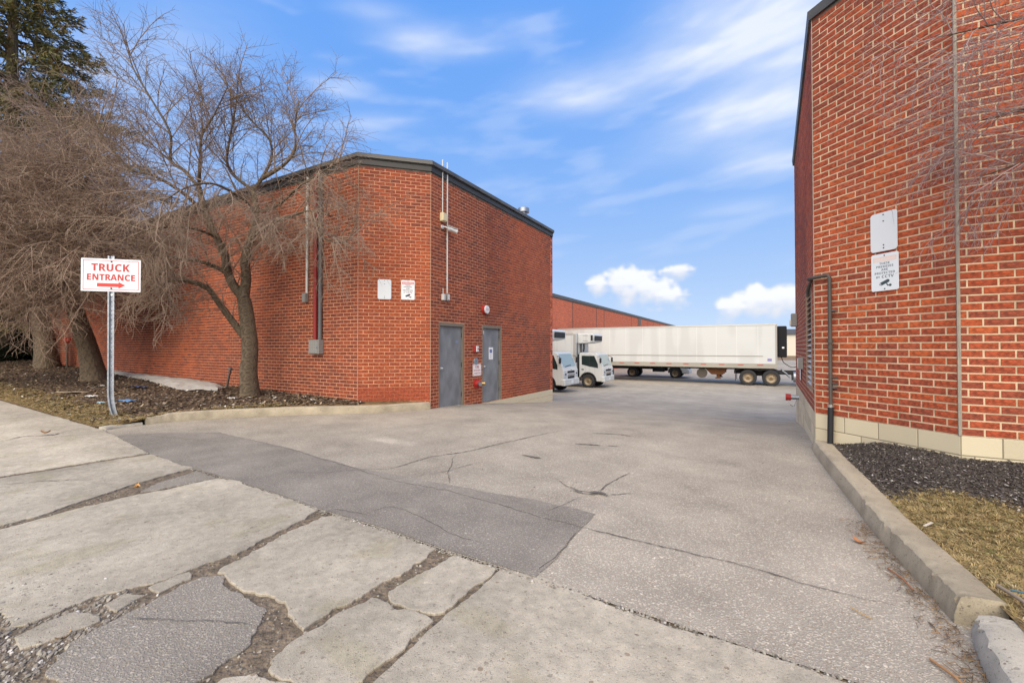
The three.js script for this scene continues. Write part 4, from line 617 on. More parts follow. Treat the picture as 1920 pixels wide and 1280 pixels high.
// o: { droop, spread, len:[per level], num:[per level], r:[per level], up, clear(p) }
function sprout(W, pts, level, R, o) {
  if (level >= o.num.length) return;
  let L = 0; for (let i = 1; i < pts.length; i++) L += pts[i].distanceTo(pts[i - 1]);
  const num = Math.round(o.num[level] * Math.max(.35, Math.min(1.6, L / o.ref[level])));
  for (let k = 0; k < num; k++) {
    const f = lerp(o.from ? o.from[level] : .15, 1, (k + R()) / num), q = f * (pts.length - 1), i = Math.min(pts.length - 2, Math.floor(q)), p = pts[i].clone().lerp(pts[i + 1], q - i), t = pts[i + 1].clone().sub(pts[i]).normalize();
    const rd = V3(R() - .5, R() - .5, R() - .5).normalize(), perp = rd.addScaledVector(t, -rd.dot(t)).normalize();
    const dir = t.clone().multiplyScalar(lerp(.35, 1.0, R())).addScaledVector(perp, o.spread * (.6 + .7 * R())).add(V3((o.pull || [0, 0, 0])[0], o.up[level] + (o.pull || [0, 0, 0])[1], (o.pull || [0, 0, 0])[2])).normalize();
    const len = o.len[level] * (.45 + .9 * R()) * (1 - .35 * f), seg = level < 1 ? 6 : level < 2 ? 5 : 4, out = [p]; let d = dir.clone(), c = p.clone();
    for (let s = 1; s <= seg; s++) { d.add(V3((R() - .5) * o.wob, (R() - .5) * o.wob - o.droop[level] / seg, (R() - .5) * o.wob)).normalize(); c = c.clone().addScaledVector(d, len / seg); if (o.clear) o.clear(c); out.push(c); }
    W.run(out, o.r[level], o.r[level] * .4, level < 1 ? 5 : 3);
    sprout(W, out, level + 1, R, o);
  }
}
M.bark = std(.20, .165, .125, .95, { map: rep(barkTex, 2, 3), bumpMap: rep(barkBump, 2, 3), bumpScale: .015 });
M.twig = std(.28, .20, .145, .95); M.twig2 = std(.34, .24, .175, .95); M.twigR = std(.36, .27, .26, .9);
function tree(name, label, base, limbs, R, opt, twigMat) {
  const b = V3(...base), g = thing(name, label, 'tree', base), T = new Wood(b), K = new Wood(b);
  for (const l of limbs) { const pts = curve(l.pts.map(p => V3(...p)), l.pts.length * 5); T.run(pts, l.r0, l.r1, l.r0 > .05 ? 12 : 7, l.flare || 0); if (!l.bare) sprout(K, pts, 0, R, l.opt ? { ...opt, ...l.opt } : opt); }
  mesh('trunk', T.geo(), M.bark, g); mesh('crown', K.geo(), twigMat || M.twig, g); return g;
}
const offWall = p => { if (p.z > -3.95 && p.x > -11.6 && p.x < -9.3 && p.y < 3.4) p.z = -3.95 - .3 * (p.z + 3.95); if (p.x > -29.2 && p.x < -7.6 && p.z < -6.55 && p.y < 5.6) p.z = -6.55 + (p.z + 6.55) * -.3; if (p.x < -6.5 && p.x > -7.7 && p.y < 5.6) { const d = (p.x + 7.631) * .7071 + (p.z + 6.617) * .7071; if (d < .06) { p.x += (.06 - d) * .7071; p.z += (.06 - d) * .7071; } } };
{
  const R = rng(1234);
  const L = {
    trunk: [[-10.47, .16, -5.9], [-10.49, .8, -5.88], [-10.46, 1.43, -5.89], [-10.51, 2.06, -5.85], [-10.58, 2.57, -5.8]],
    right: [[-10.58, 2.5, -5.8], [-10.52, 3.05, -5.83], [-10.45, 3.39, -5.75], [-10.38, 3.77, -5.78], [-10.28, 4.05, -5.83], [-10.31, 4.61, -5.92], [-10.47, 5.17, -5.94]],
    right_a: [[-10.47, 5.17, -5.94], [-10.29, 5.44, -6.04], [-10.08, 5.92, -6.14], [-10.02, 6.32, -6.06], [-10.09, 6.56, -5.79], [-10.28, 6.88, -5.56]],
    right_b: [[-10.29, 5.44, -6.04], [-9.46, 5.59, -6.04], [-9.13, 5.91, -6.11], [-9.03, 6.41, -6.04], [-8.95, 6.95, -6.08]],
    right_c: [[-10.47, 5.17, -5.94], [-10.95, 5.54, -5.78], [-10.9, 5.84, -5.57], [-10.61, 6.38, -5.5], [-10.48, 7.12, -5.55], [-10.46, 7.61, -5.56]],
    left: [[-10.58, 2.57, -5.8], [-10.78, 2.89, -5.68], [-10.8, 3.2, -5.55], [-10.75, 3.56, -5.46], [-10.8, 3.94, -5.31], [-11.01, 4.49, -5.18], [-11.15, 5.1, -5.09]],
    left_a: [[-11.15, 5.1, -5.09], [-11.55, 5.51, -4.98], [-11.82, 5.76, -4.82], [-11.6, 6.28, -4.71], [-11.82, 6.95, -4.46], [-12.06, 7.6, -4.2], [-12.16, 8.02, -4.13]],
    left_b: [[-11.15, 5.1, -5.09], [-10.89, 5.63, -5.0], [-10.74, 6.12, -4.96], [-10.51, 6.59, -5.09], [-10.14, 7.13, -5.17]],
    left_c: [[-11.01, 4.49, -5.18], [-10.91, 4.8, -4.66], [-11.06, 5.03, -4.23], [-11.24, 5.09, -3.89], [-11.37, 5.47, -3.59], [-11.48, 5.85, -3.4]],
    low: [[-10.56, 1.68, -5.82], [-10.72, 2.06, -5.61], [-10.78, 2.48, -5.34], [-10.81, 2.79, -5.09], [-10.91, 2.88, -4.69], [-10.96, 2.82, -4.43], [-11.05, 2.6, -4.16]],
    mid: [[-10.8, 3.12, -5.6], [-10.89, 3.26, -5.39], [-10.87, 3.34, -5.05], [-10.9, 3.35, -4.69], [-10.96, 3.35, -4.2], [-11.01, 3.26, -3.82]],
    rlimb: [[-10.25, 4.05, -5.85], [-9.37, 4.18, -5.77], [-8.58, 4.25, -5.76], [-8.08, 4.27, -5.81], [-7.57, 4.1, -5.87]],
    rlimb2: [[-10.31, 4.61, -5.92], [-9.38, 4.61, -5.87], [-8.6, 4.88, -5.85], [-7.93, 5.05, -5.88], [-7.46, 5.28, -6.03]],
    rlimb3: [[-8.08, 4.27, -5.81], [-7.76, 3.72, -5.77], [-7.3, 3.53, -5.91], [-7.02, 3.8, -6.07]],
    back: [[-10.31, 4.61, -5.92], [-9.7, 4.65, -5.23], [-9.44, 4.68, -4.58], [-9.44, 4.47, -4.12], [-9.65, 4.1, -3.78]],
    front: [[-10.8, 3.94, -5.31], [-10.39, 3.93, -4.74], [-10.21, 3.85, -4.27], [-10.19, 3.69, -3.82], [-10.38, 3.44, -3.49]],
  };
  const upOpt = { up: [.45, .25, .1], droop: [.1, .15, .2] }, dn = { up: [.08, -.08, -.15], droop: [.32, .4, .4] };
  const spec = [['trunk', .19, .15, { flare: .07, bare: 1 }], ['right', .115, .06], ['right_a', .045, .012, { opt: upOpt }], ['right_b', .045, .012, { opt: upOpt }], ['right_c', .04, .011, { opt: upOpt }], ['left', .105, .058], ['left_a', .042, .009, { opt: upOpt }], ['left_b', .04, .01, { opt: upOpt }], ['left_c', .042, .01, { opt: upOpt }],
    ['low', .085, .022, { opt: dn }], ['mid', .055, .016, { opt: dn }], ['rlimb', .048, .014, { opt: dn }], ['rlimb2', .038, .01, { opt: dn }], ['rlimb3', .028, .008, { opt: dn }], ['back', .036, .01, { opt: dn }], ['front', .036, .01, { opt: dn }]];
  tree('bare_tree', 'bare spreading tree with forked trunk before the long brick wall', [-10.47, .25, -5.9], spec.map(([k, r0, r1, e]) => ({ pts: L[k], r0, r1, ...e })), R,
    { num: [14, 9, 6], ref: [1.9, 1.1, .6], len: [1.45, .72, .36], r: [.013, .006, .0036], spread: .85, wob: .2, up: [.2, .05, 0], droop: [.25, .3, .35], from: [.12, .12, .1], clear: offWall }, M.twig);
}
{ // crowded bare trees further along the wall, twigs swept to the right
  const mk = (label, base, trunk, r, crown, seed, num, pull) => {
    const R = rng(seed), top = trunk[trunk.length - 1], limbs = [{ pts: trunk, r0: r, r1: r * .62, flare: r * .35, bare: 1 }];
    for (let k = 0; k < 7; k++) crown.push([(R() - .35) * 5.5, (R() - .08) * 3.8, (R() - .3) * 2.2]);
    for (const [dx, dy, dz] of crown) { const m = .5 + .15 * (R() - .5); limbs.push({ pts: [trunk[trunk.length - 2].map((v, i) => lerp(v, top[i], .3 + .7 * R())), [top[0] + dx * m * .8, top[1] + dy * m + .25, top[2] + dz * m], [top[0] + dx, top[1] + dy, top[2] + dz]], r0: r * .42, r1: .012 }); }
    return tree('bare_tree', label, trunk[0], limbs, R, { num, ref: [2.6, 1.5, .8], len: [1.9, 1.0, .5], r: [.018, .0075, .0042], spread: .95, wob: .15, up: [.1, .06, .02], droop: [.14, .12, .12], from: [.12, .12, .1], clear: offWall, pull }, M.twig2);
  };
  mk('bare tree with thick leaning trunk behind the signpost', 0, [[-17.5, .35, -5.26], [-17.68, 1.27, -5.14], [-17.88, 2.08, -5.01], [-18.05, 2.73, -4.91], [-18.23, 3.54, -4.8]], .27, [[2.6, .6, .9], [3.4, 1.9, -.4], [2.2, 3.6, .6], [.4, 4.6, .2], [-1.5, 3.6, .8], [-2.8, 1.8, .4], [-1.2, .3, 1.8], [1.4, -.3, 2.0], [2.8, -.6, .2], [0.6, 2.2, 2.0], [3.6, 3.0, .4], [-3.2, .4, 1.2]], 21, [22, 10, 7], [.2, 0, 0]);
  mk('slim bare tree standing left of the leaning trunk', 0, [[-24.37, .5, -5.92], [-24.45, 1.65, -5.85], [-24.63, 2.7, -5.74], [-24.72, 3.4, -5.68], [-24.8, 4.2, -5.6]], .31, [[2.6, 1.2, .6], [3.4, 3.0, 0], [1.0, 4.8, .3], [-1.8, 3.6, .4], [3.2, -.2, 1.0], [2.2, .2, 2.0], [-2.4, 1.4, 1.2], [.8, 2.5, 1.8]], 22, [19, 9, 6], [.18, 0, 0]);
  mk('bare tree trunk close against the far end of the long wall', 0, [[-25.8, .55, -6.1], [-25.95, 1.66, -6.08], [-26.15, 2.54, -6.0], [-26.25, 3.42, -5.95], [-26.3, 4.4, -5.9]], .24, [[2.2, 2.2, .3], [-1.5, 3.2, .6], [.5, 4.4, .2], [2.6, .3, .8]], 23, [9, 6, 5], [.1, 0, 0]);
  mk('bare tree by the pavement whose twigs sweep in from the left edge', 0, [[-20.0, .4, -3.5], [-19.95, 1.4, -3.52], [-19.8, 2.3, -3.6], [-19.6, 3.1, -3.7]], .2, [[2.6, .2, -.4], [3.4, 1.3, -.8], [2.6, 2.8, -.6], [1.2, 3.8, -.4], [-.5, 3.9, 0], [3.2, -.5, -.2], [2.0, .8, .4]], 24, [21, 10, 7], [.2, -.02, -.06]);
}
{ // tree beside the right building, its trunk out of view
  const R = rng(77), t = [[3.55, .2, -4.55], [3.5, 1.3, -4.5], [3.4, 2.4, -4.55], [3.3, 3.3, -4.6]];
  const lim = [[[3.4, 2.5, -4.55], [2.9, 3.3, -4.75], [2.2, 3.95, -4.95], [1.35, 4.1, -5.05]], [[3.35, 3.0, -4.6], [2.7, 3.9, -4.8], [2.0, 4.7, -5.0], [1.3, 5.0, -5.1]], [[3.4, 2.4, -4.6], [2.8, 2.8, -4.9], [2.2, 3.0, -5.2], [1.75, 2.95, -5.45]], [[3.3, 3.3, -4.6], [3.2, 4.5, -4.5], [2.9, 5.6, -4.4], [2.6, 6.6, -4.4]], [[3.3, 3.3, -4.6], [3.9, 4.6, -4.3], [4.3, 5.8, -4.1]], [[3.35, 2.9, -4.6], [2.7, 3.3, -5.1], [2.1, 3.5, -5.5], [1.8, 3.55, -5.7]]];
  tree('bare_tree', 'bare twiggy branches hanging in front of the right building corner', t[0], [{ pts: t, r0: .13, r1: .08, flare: .05, bare: 1 }, ...lim.map((p, i) => ({ pts: p, r0: .03, r1: .004 }))], R,
    { num: [20, 9, 5], ref: [2.2, .8, .4], len: [.95, .5, .24], r: [.005, .003, .002], spread: .7, wob: .4, up: [0, -.1, -.1], droop: [.25, .3, .3], from: [.3, .15, .1], clear: p => { if (p.z < -5.99 && p.x > 1.7) p.z = -5.95; const d = -(p.x - .674) * .7071 + (p.z + 7.201) * .7071; if (p.x < 1.79 && d < .1) { p.x -= (.1 - d) * .7071; p.z += (.1 - d) * .7071; } } }, M.twigR);
}
// ---------------------------------------------------------------- evergreen trees and shrub
function needleTree(name, label, base, H, rad, lowest, seed, perBranch, tint, levels) {
  const b = V3(...base), R = rng(seed), g = thing(name, label, 'tree', base), T = new Wood(b);
  T.run(curve([b.clone(), V3(b.x - .05, b.y + H * .3, b.z), V3(b.x + .1, b.y + H * .7, b.z), V3(b.x, b.y + H, b.z)], 16), rad * .065, .03, 12, rad * .02);
  const P = [], I = [], Cc = [], N = [];
  const blade = (p, d, w, l, c) => { const s = V3(R() - .5, R() - .5, R() - .5).cross(d).normalize().multiplyScalar(w), k = P.length / 3, e = p.clone().addScaledVector(d, l), m = p.clone().addScaledVector(d, l * .5); for (const v of [p, m.clone().add(s), e, m.clone().sub(s)]) { P.push(v.x - b.x, v.y - b.y, v.z - b.z); Cc.push(c[0], c[1], c[2]); } I.push(k, k + 1, k + 2, k, k + 2, k + 3); };
  for (let L = 0; L < levels; L++) {
    const f = (L + R() * .5) / levels, y = lerp(lowest, H * .985, f), rr = rad * Math.pow(1 - (y - lowest) / (H - lowest), .8) * (.8 + .4 * R()) + .25, nb = 7 + Math.floor(R() * 4);
    for (let k = 0; k < nb; k++) {
      const an = R() * Math.PI * 2, len = rr * (.65 + .5 * R()), d = V3(Math.cos(an), .12, Math.sin(an)), pts = []; let c = V3(b.x, b.y + y + (R() - .5) * .6, b.z);
      for (let s = 0; s <= 7; s++) { pts.push(c.clone()); const t = s / 7; c = c.clone().addScaledVector(V3(d.x, .16 - .75 * t + .6 * t * t, d.z).normalize(), len / 7); }
      T.run(pts, .018 + len * .008, .006, 4);
      const nB = Math.round(perBranch * len / rad);
      for (let q = 0; q < nB; q++) {
        const t = .16 + .84 * Math.pow(R(), .7), ii = Math.min(6, Math.floor(t * 7)), p = pts[ii].clone().lerp(pts[ii + 1], t * 7 - ii), side = V3(-d.z, 0, d.x).multiplyScalar((R() - .5) * len * .46 * (1.15 - t)); p.add(side).add(V3(0, -Math.abs(R() + R() - 1) * .32 - side.length() * .25, 0));
        const dir = V3(d.x, -.15, d.z).multiplyScalar(.7).add(V3(R() - .5, R() - .55, R() - .5)).normalize(), v = .65 + .7 * R(), warm = R() < .22 ? 1.5 : 1;
        const cc = [tint[0] * v * warm, tint[1] * v, tint[2] * v]; for (let z = 0; z < 5; z++) blade(p.clone().addScaledVector(dir, z * .05), dir.clone().add(V3(R() - .5, R() - .5, R() - .5).multiplyScalar(1.2)).normalize(), .026, .2 + .14 * R(), cc);
      }
    }
  }
  mesh('trunk', T.geo(), M.bark, g);
  const m = mesh('crown', rawGeo(P, null, Cc, null, I), M.needles, g); return g;
}
M.needles = new THREE.MeshPhysicalMaterial({ color: C(1, 1, 1), vertexColors: true, roughness: .9, side: THREE.DoubleSide });
needleTree('spruce_tree', 'tall olive green spruce behind the bare trees at the left edge', [-32.85, .75, -6.5], 22.5, 8.0, 1.6, 31, 135, [.135, .125, .036], 50);
needleTree('spruce_tree', 'dark evergreen filling the gap behind the slim trunk at far left', [-37, .8, -9.5], 13, 4.2, 1.0, 33, 60, [.045, .055, .024], 22);
needleTree('evergreen_shrub', 'low dark evergreen shrub between the far left trunks', [-31.4, .8, -7.6], 2.6, 1.3, .25, 35, 60, [.035, .045, .020], 12);
// ---------------------------------------------------------------- things lying in the left bed
{
  // pale sheet of cloth, wrinkled, lying along the wall
  const out = [[-19.5, -6.15], [-18.5, -6.5], [-15, -6.57], [-13.2, -6.5], [-12.2, -6.2], [-11.85, -5.9], [-12.6, -5.35], [-13.7, -5.62], [-15.9, -5.9], [-17.6, -6.0]], P = [], I = [], nx = 220, nz = 30;
  const lo = pl.bind(null, [[-19.5, -6.15], [-17.6, -6.0], [-15.9, -5.9], [-13.7, -5.55], [-12.7, -5.38], [-11.95, -5.8], [-11.85, -5.9]]), hi = pl.bind(null, [[-19.5, -6.15], [-18.5, -6.5], [-15, -6.57], [-13.2, -6.5], [-12.2, -6.2], [-11.85, -5.9]]);
  for (let i = 0; i <= nx; i++) { const x = lerp(-19.5, -11.86, i / nx); for (let j = 0; j <= nz; j++) { const z = lerp(lo(x) + .06 * (fbm(x * 3, 1, 3, 811) - .5), hi(x), j / nz) ; P.push(x, bedL(x, z) + .06 + .10 * Math.sin(Math.PI * j / nz) * (.3 + .7 * fbm(x * .9, 5, 2, 815)) + .10 * (fbm(x * 3.2, z * 5, 4, 813) - .5), z); if (i && j) { const a = (i - 1) * (nz + 1) + j - 1; I.push(a, a + 1, a + nz + 1, a + 1, a + nz + 2, a + nz + 1); } } }
  tag(mesh('ground_sheet', rawGeo(P, null, null, null, I), std(.40, .37, .335, .95, { side: THREE.DoubleSide })), 'pale grey wrinkled sheet lying on the soil along the long wall', 'ground sheet');
  let g = thing('standpipe', 'short dark standpipe leaning against the long wall by the pale sheet', 'standpipe', [-12.25, bedL(-12.25, -6.3), -6.3]); mesh('pipe', tube([[0, -.05, 0], [.02, .2, -.02], [.05, .42, -.05], [.06, .5, -.06]], .028, 12, 10), M.gasPipe, g); mesh('cap', rbox(.1, .07, .08, .02, .06, .52, -.06), M.greyPipe, g);
  g = thing('marker_stake', 'thin dark stake with red cap by the far end of the long wall', 'stake', [-24.0, bedL(-24, -6.35), -6.35]); mesh('stake', cyl(.03, .035, 1.05, 10).translate(0, .5, 0), M.gasPipe, g); mesh('cap', merge([rbox(.2, .2, .2, .03, 0, 1.1, 0), cyl(.06, .06, .09, 12).translate(.12, 1.1, 0)]), std(.5, .05, .03, .5), g);
  const crumple = (w, d, h, seed, n = 10) => { const G2 = new THREE.PlaneGeometry(w, d, n, n).rotateX(-Math.PI / 2), p = G2.attributes.position; for (let i = 0; i < p.count; i++) { const x = p.getX(i), z = p.getZ(i), e = .18 * (fbm(x * 7 / w, z * 7 / d, 2, seed) - .5); p.setXYZ(i, x * (1 + e), h * fbm(x * 4 / w + 3, z * 4 / d, 3, seed + 3), z * (1 - e)); } G2.computeVertexNormals(); return G2; };
  const scrap = (name, label, x, z, w, d, h, col, seed, ry = 0) => { const m = mesh(name, crumple(w, d, h, seed), std(...col, .6, { side: THREE.DoubleSide })); m.position.set(x, bedSurf(x, z) + .012, z); m.rotation.y = ry; return tag(m, label, 'litter'); };
  scrap('plastic_scrap', 'crumpled bright blue plastic on the soil beside the signpost', -11.75, -4.05, .34, .18, .08, [.10, .22, .42], 901, .5);
  scrap('plastic_scrap', 'dark blue plastic scrap behind the signpost near the pale sheet', -14.2, -5.1, .4, .25, .1, [.04, .06, .14], 903, .3);
  scrap('cardboard_scrap', 'flat tan cardboard strip at the grass edge left of the signpost', -14.6, -3.95, .75, .18, .04, [.36, .28, .19], 905, .5);
  scrap('paper_scrap', 'white paper scrap right of the tan cardboard strip', -13.4, -3.95, .3, .16, .06, [.7, .7, .68], 907, .2);
  scrap('paper_scrap', 'white paper scrap on the soil before the leaning trunk', -15.3, -4.8, .22, .18, .07, [.7, .68, .64], 909, .9);
  scrap('paper_scrap', 'pale paper scrap at the foot of the forked tree', -10.2, -5.35, .2, .13, .06, [.6, .57, .53], 911, .4);
  scrap('paper_scrap', 'pale blue wrapper in the grass left of the signpost', -12.1, -3.72, .2, .12, .05, [.35, .5, .55], 913, .1);
  // dark blue bin at the picture's left edge
  g = thing('waste_bin', 'dark blue bin beside the thick trunk at the left edge', 'bin', [-30.6, bedL(-30.6, -5.0), -5.0], .3); mesh('bin_body', (() => { const q = new THREE.CylinderGeometry(.62, .48, 1.0, 4, 1).rotateY(Math.PI / 4).translate(0, .55, 0); return q.toNonIndexed(); })(), std(.02, .025, .07, .5), g); mesh('lid', rbox(.98, .07, .98, .03, 0, 1.09, 0), std(.02, .025, .06, .5), g); for (const s of [-.3, .3]) mesh('castor', cyl(.07, .07, .05, 14).rotateX(Math.PI / 2).translate(s, .07, .32), M.rubber, g);
}
// ---------------------------------------------------------------- vehicles
function wheelGeos(r, w) {
  const tp = [[r * .56, -w * .42], [r * .72, -w * .5], [r * .93, -w * .5], [r, -w * .36], [r, w * .36], [r * .93, w * .5], [r * .72, w * .5], [r * .56, w * .42]].map(p => new THREE.Vector2(...p));
  const rp = [[.001, w * .12], [r * .16, w * .16], [r * .2, w * .06], [r * .36, w * .0], [r * .5, w * .12], [r * .575, w * .43], [r * .6, w * .47]].map(p => new THREE.Vector2(...p));
  return { tyre: new THREE.LatheGeometry(tp, 32).rotateX(Math.PI / 2), rim: new THREE.LatheGeometry(rp, 28).rotateX(Math.PI / 2), hub: merge([cyl(r * .14, r * .17, w * .2, 14).rotateX(Math.PI / 2).translate(0, 0, w * .2), ...[0, 1, 2, 3, 4, 5, 6, 7].map(k => cyl(r * .035, r * .035, w * .14, 6).rotateX(Math.PI / 2).translate(Math.cos(k * .785) * r * .28, Math.sin(k * .785) * r * .28, w * .1))]) };
}
M.rimPale = std(.62, .58, .50, .5, { metalness: .4, map: rep(soilTex, 3), side: THREE.DoubleSide }); M.rimRust = std(.33, .24, .13, .6, { metalness: .3, map: rep(soilTex, 3), side: THREE.DoubleSide }); M.hubGold = std(.20, .13, .055, .6, { metalness: .3 });
const wheel = (g, geos, x, y, z, flip, rim) => { const w = new THREE.Group(); w.name = 'wheel'; w.position.set(x, y, z); if (flip) w.rotation.y = Math.PI; g.add(w); mesh('tyre', geos.tyre, M.rubber, w); mesh('rim', geos.rim, rim || M.rimPale, w); mesh('hub', geos.hub, M.hubGold, w); return w; };
const sidePoly = (pts, depth, bev = .04) => { const g = new THREE.ExtrudeGeometry(new THREE.Shape(pts.map(p => new THREE.Vector2(...p))), { depth: depth - 2 * bev, bevelEnabled: bev > 0, bevelThickness: bev, bevelSize: bev, bevelOffset: -bev, bevelSegments: 3, curveSegments: 10 }); return g.translate(0, 0, -depth / 2 + bev); };
const tg = wheelGeos(.42, .27);
// box truck: local x forward from the front axle, y up from the ground, z across
function boxTruck(label, pos) {
  const g = thing('box_truck', label, 'truck', pos, 0, 'refrigerated box trucks in the yard');
  const arch = []; for (let k = 0; k <= 12; k++) { const a = Math.PI * (1 - k / 12); arch.push([Math.cos(a) * .5, .43 + Math.sin(a) * .5]); }
  mesh('cab', sidePoly([[-.56, .62], [-.52, .62], ...arch, [.56, .42], [.90, .42], [.97, .75], [.96, 1.15], [.90, 1.32], [.59, 2.05], [.48, 2.12], [-.50, 2.14], [-.56, 2.08]], 2.0, .03), M.truckWhite, g);
  // windscreen, following the slope of the cab front
  const a = Math.atan2(2.05 - 1.32, .59 - .90), ws = new THREE.BoxGeometry(.70, .012, 1.74).rotateZ(a).translate(.751, 1.688, 0); mesh('windscreen', ws, M.windshield, g);
  mesh('windscreen_surround', merge([-1, 1].map(s => new THREE.BoxGeometry(.72, .014, .05).rotateZ(a).translate(.752, 1.689, s * .89))), M.truckWhite, g);
  for (const s of [-1, 1]) {
    const sh = new THREE.Shape([[-.40, 1.42], [-.40, 1.96], [.40, 1.96], [.62, 1.46], [.63, 1.22], [.12, 1.30]].map(p => new THREE.Vector2(...p))); mesh('side_window', new THREE.ExtrudeGeometry(sh, { depth: .012, bevelEnabled: false }).translate(0, 0, s > 0 ? .993 : -1.005), M.glass, g);
    mesh('window_pillar', box(.045, .58, .016, .10, 1.64, s * 1.002), M.dark, g);
    const q = new THREE.Shape([[-.48, .95], [-.48, 2.02], [.44, 2.02], [.70, 1.44], [.70, .50], [.56, .50], [.44, .74], [.2, .95]].map(p => new THREE.Vector2(...p))), dr = mesh('cab_door', new THREE.ExtrudeGeometry(q, { depth: .006, bevelEnabled: false }).translate(0, 0, s > 0 ? .986 : -.992), M.truckWhite, g); mesh('handle', rbox(.16, .055, .03, .012, -.34, 1.12, s * 1.0), M.dark, dr);
    const mir = mesh('mirror', rbox(.09, .3, .17, .03, .84, 1.68, s * 1.17), M.dark, g); mesh('mirror_arm', tube([[.58, 1.92, s * .98], [.76, 1.9, s * 1.1], [.83, 1.8, s * 1.17]], .014, 10, 6), M.dark, mir);
    const hl = mesh('headlight', rbox(.08, .26, .34, .03, .94, .92, s * .80), std(.5, .52, .55, .12), g); mesh('headlight_bezel', rbox(.05, .08, .2, .02, .966, .98, s * .76), M.dark, hl); mesh('fog_lamp', rbox(.04, .1, .16, .02, 1.0, .58, s * .58), M.dark, g);
    mesh('wheel_arch', (() => { const h = new THREE.Shape(); h.absarc(0, .43, .54, 0, Math.PI, false); h.absarc(0, .43, .47, Math.PI, 0, true); return new THREE.ExtrudeGeometry(h, { depth: .06, bevelEnabled: false, curveSegments: 16 }).translate(0, 0, s > 0 ? .965 : -1.025); })(), M.dark, g);
    mesh('step', rbox(.34, .18, .08, .02, .66, .47, s * .95), M.dark, g);
  }
  mesh('grille', rbox(.06, .12, .95, .02, .955, 1.08, 0), M.dark, g); mesh('lower_grille', rbox(.06, .12, .9, .02, .965, .80, 0), M.dark, g); mesh('grille_bar', rbox(.06, .10, 1.0, .02, .97, .94, 0), M.chrome, g); mesh('emblem', cyl(.07, .07, .02, 20).rotateZ(Math.PI / 2).translate(.975, 1.14, 0), M.chrome, g);
  mesh('bumper', rbox(.22, .34, 2.06, .05, .93, .56, 0), M.truckWhite, g); mesh('number_plate', box(.012, .15, .3, 1.046, .55, .0), M.whiteSign, g); mesh('wiper', tube([[.93, 1.36, .7], [.90, 1.41, .2], [.88, 1.43, -.2]], .014, 8, 6), M.dark, g);
  mesh('cargo_box', rbox(4.15, 2.32, 2.3, .02, -2.80, 2.17, 0), M.truckWhite, g);
  const tm = std(.40, .385, .36, .5, { metalness: .2 }); for (const s of [-1, 1]) mesh('corner_trim', box(.15, 2.28, .03, -.81, 2.17, s * 1.152), tm, g); for (const s of [-1, 1]) { mesh('top_rail', box(4.0, .08, .02, -2.9, 3.29, s * 1.155), tm, g); mesh('bottom_rail', box(4.0, .10, .02, -2.9, 1.06, s * 1.155), tm, g); }
  mesh('cooling_unit', sidePoly([[-.72, 2.70], [-.2, 2.72], [.28, 2.80], [.33, 3.22], [.2, 3.31], [-.72, 3.34]], 1.75, .05), M.truckWhite, g); mesh('unit_grille', rbox(.05, .3, 1.35, .02, .335, 3.02, 0), M.dark, g); for (const s of [-1, 1]) mesh('unit_vent', box(.14, .34, .012, .2, 3.04, s * .874), M.dark, g); for (const y of [2.86, 3.2]) mesh('unit_label', box(.3, .03, .006, -.2, y, .878), M.grey, g); mesh('unit_pipe', tube([[-.45, 2.75, .5], [-.43, 2.45, .5], [-.47, 2.2, .5]], .05, 8, 8), M.dark, g); mesh('bulkhead_rail', merge([box(.06, 1.6, .1, -.70, 1.95, .95), box(.06, 1.6, .14, -.70, 1.95, .3)]), M.greyPipe, g); mesh('sleeper_vent', rbox(.1, 1.1, .16, .04, -.60, 1.5, .93), M.dark, g);
  mesh('chassis', merge([box(5.6, .2, .12, -2.4, .78, .42), box(5.6, .2, .12, -2.4, .78, -.42), box(.9, .45, .5, -1.3, .72, .75), box(.9, .45, .5, -1.3, .72, -.75)]), M.dark, g); 
  for (const s of [1, -1]) { wheel(g, tg, 0, .42, s * .87, s < 0, M.rimPale); wheel(g, tg, -3.4, .42, s * .9, s < 0); wheel(g, tg, -3.4, .42, s * .6, s < 0); }
  return g;
}
boxTruck('white refrigerated box truck half hidden behind the corner of the left building', [-9.55, drive(21.4) - .01, -21.5]);
boxTruck('white refrigerated box truck parked between the half hidden truck and the long trailer', [-9.0, drive(26.3) - .01, -26.3]);
boxTruck('white box truck whose wheels show beneath the long trailer', [-5.75, -1.06, -37.6]);
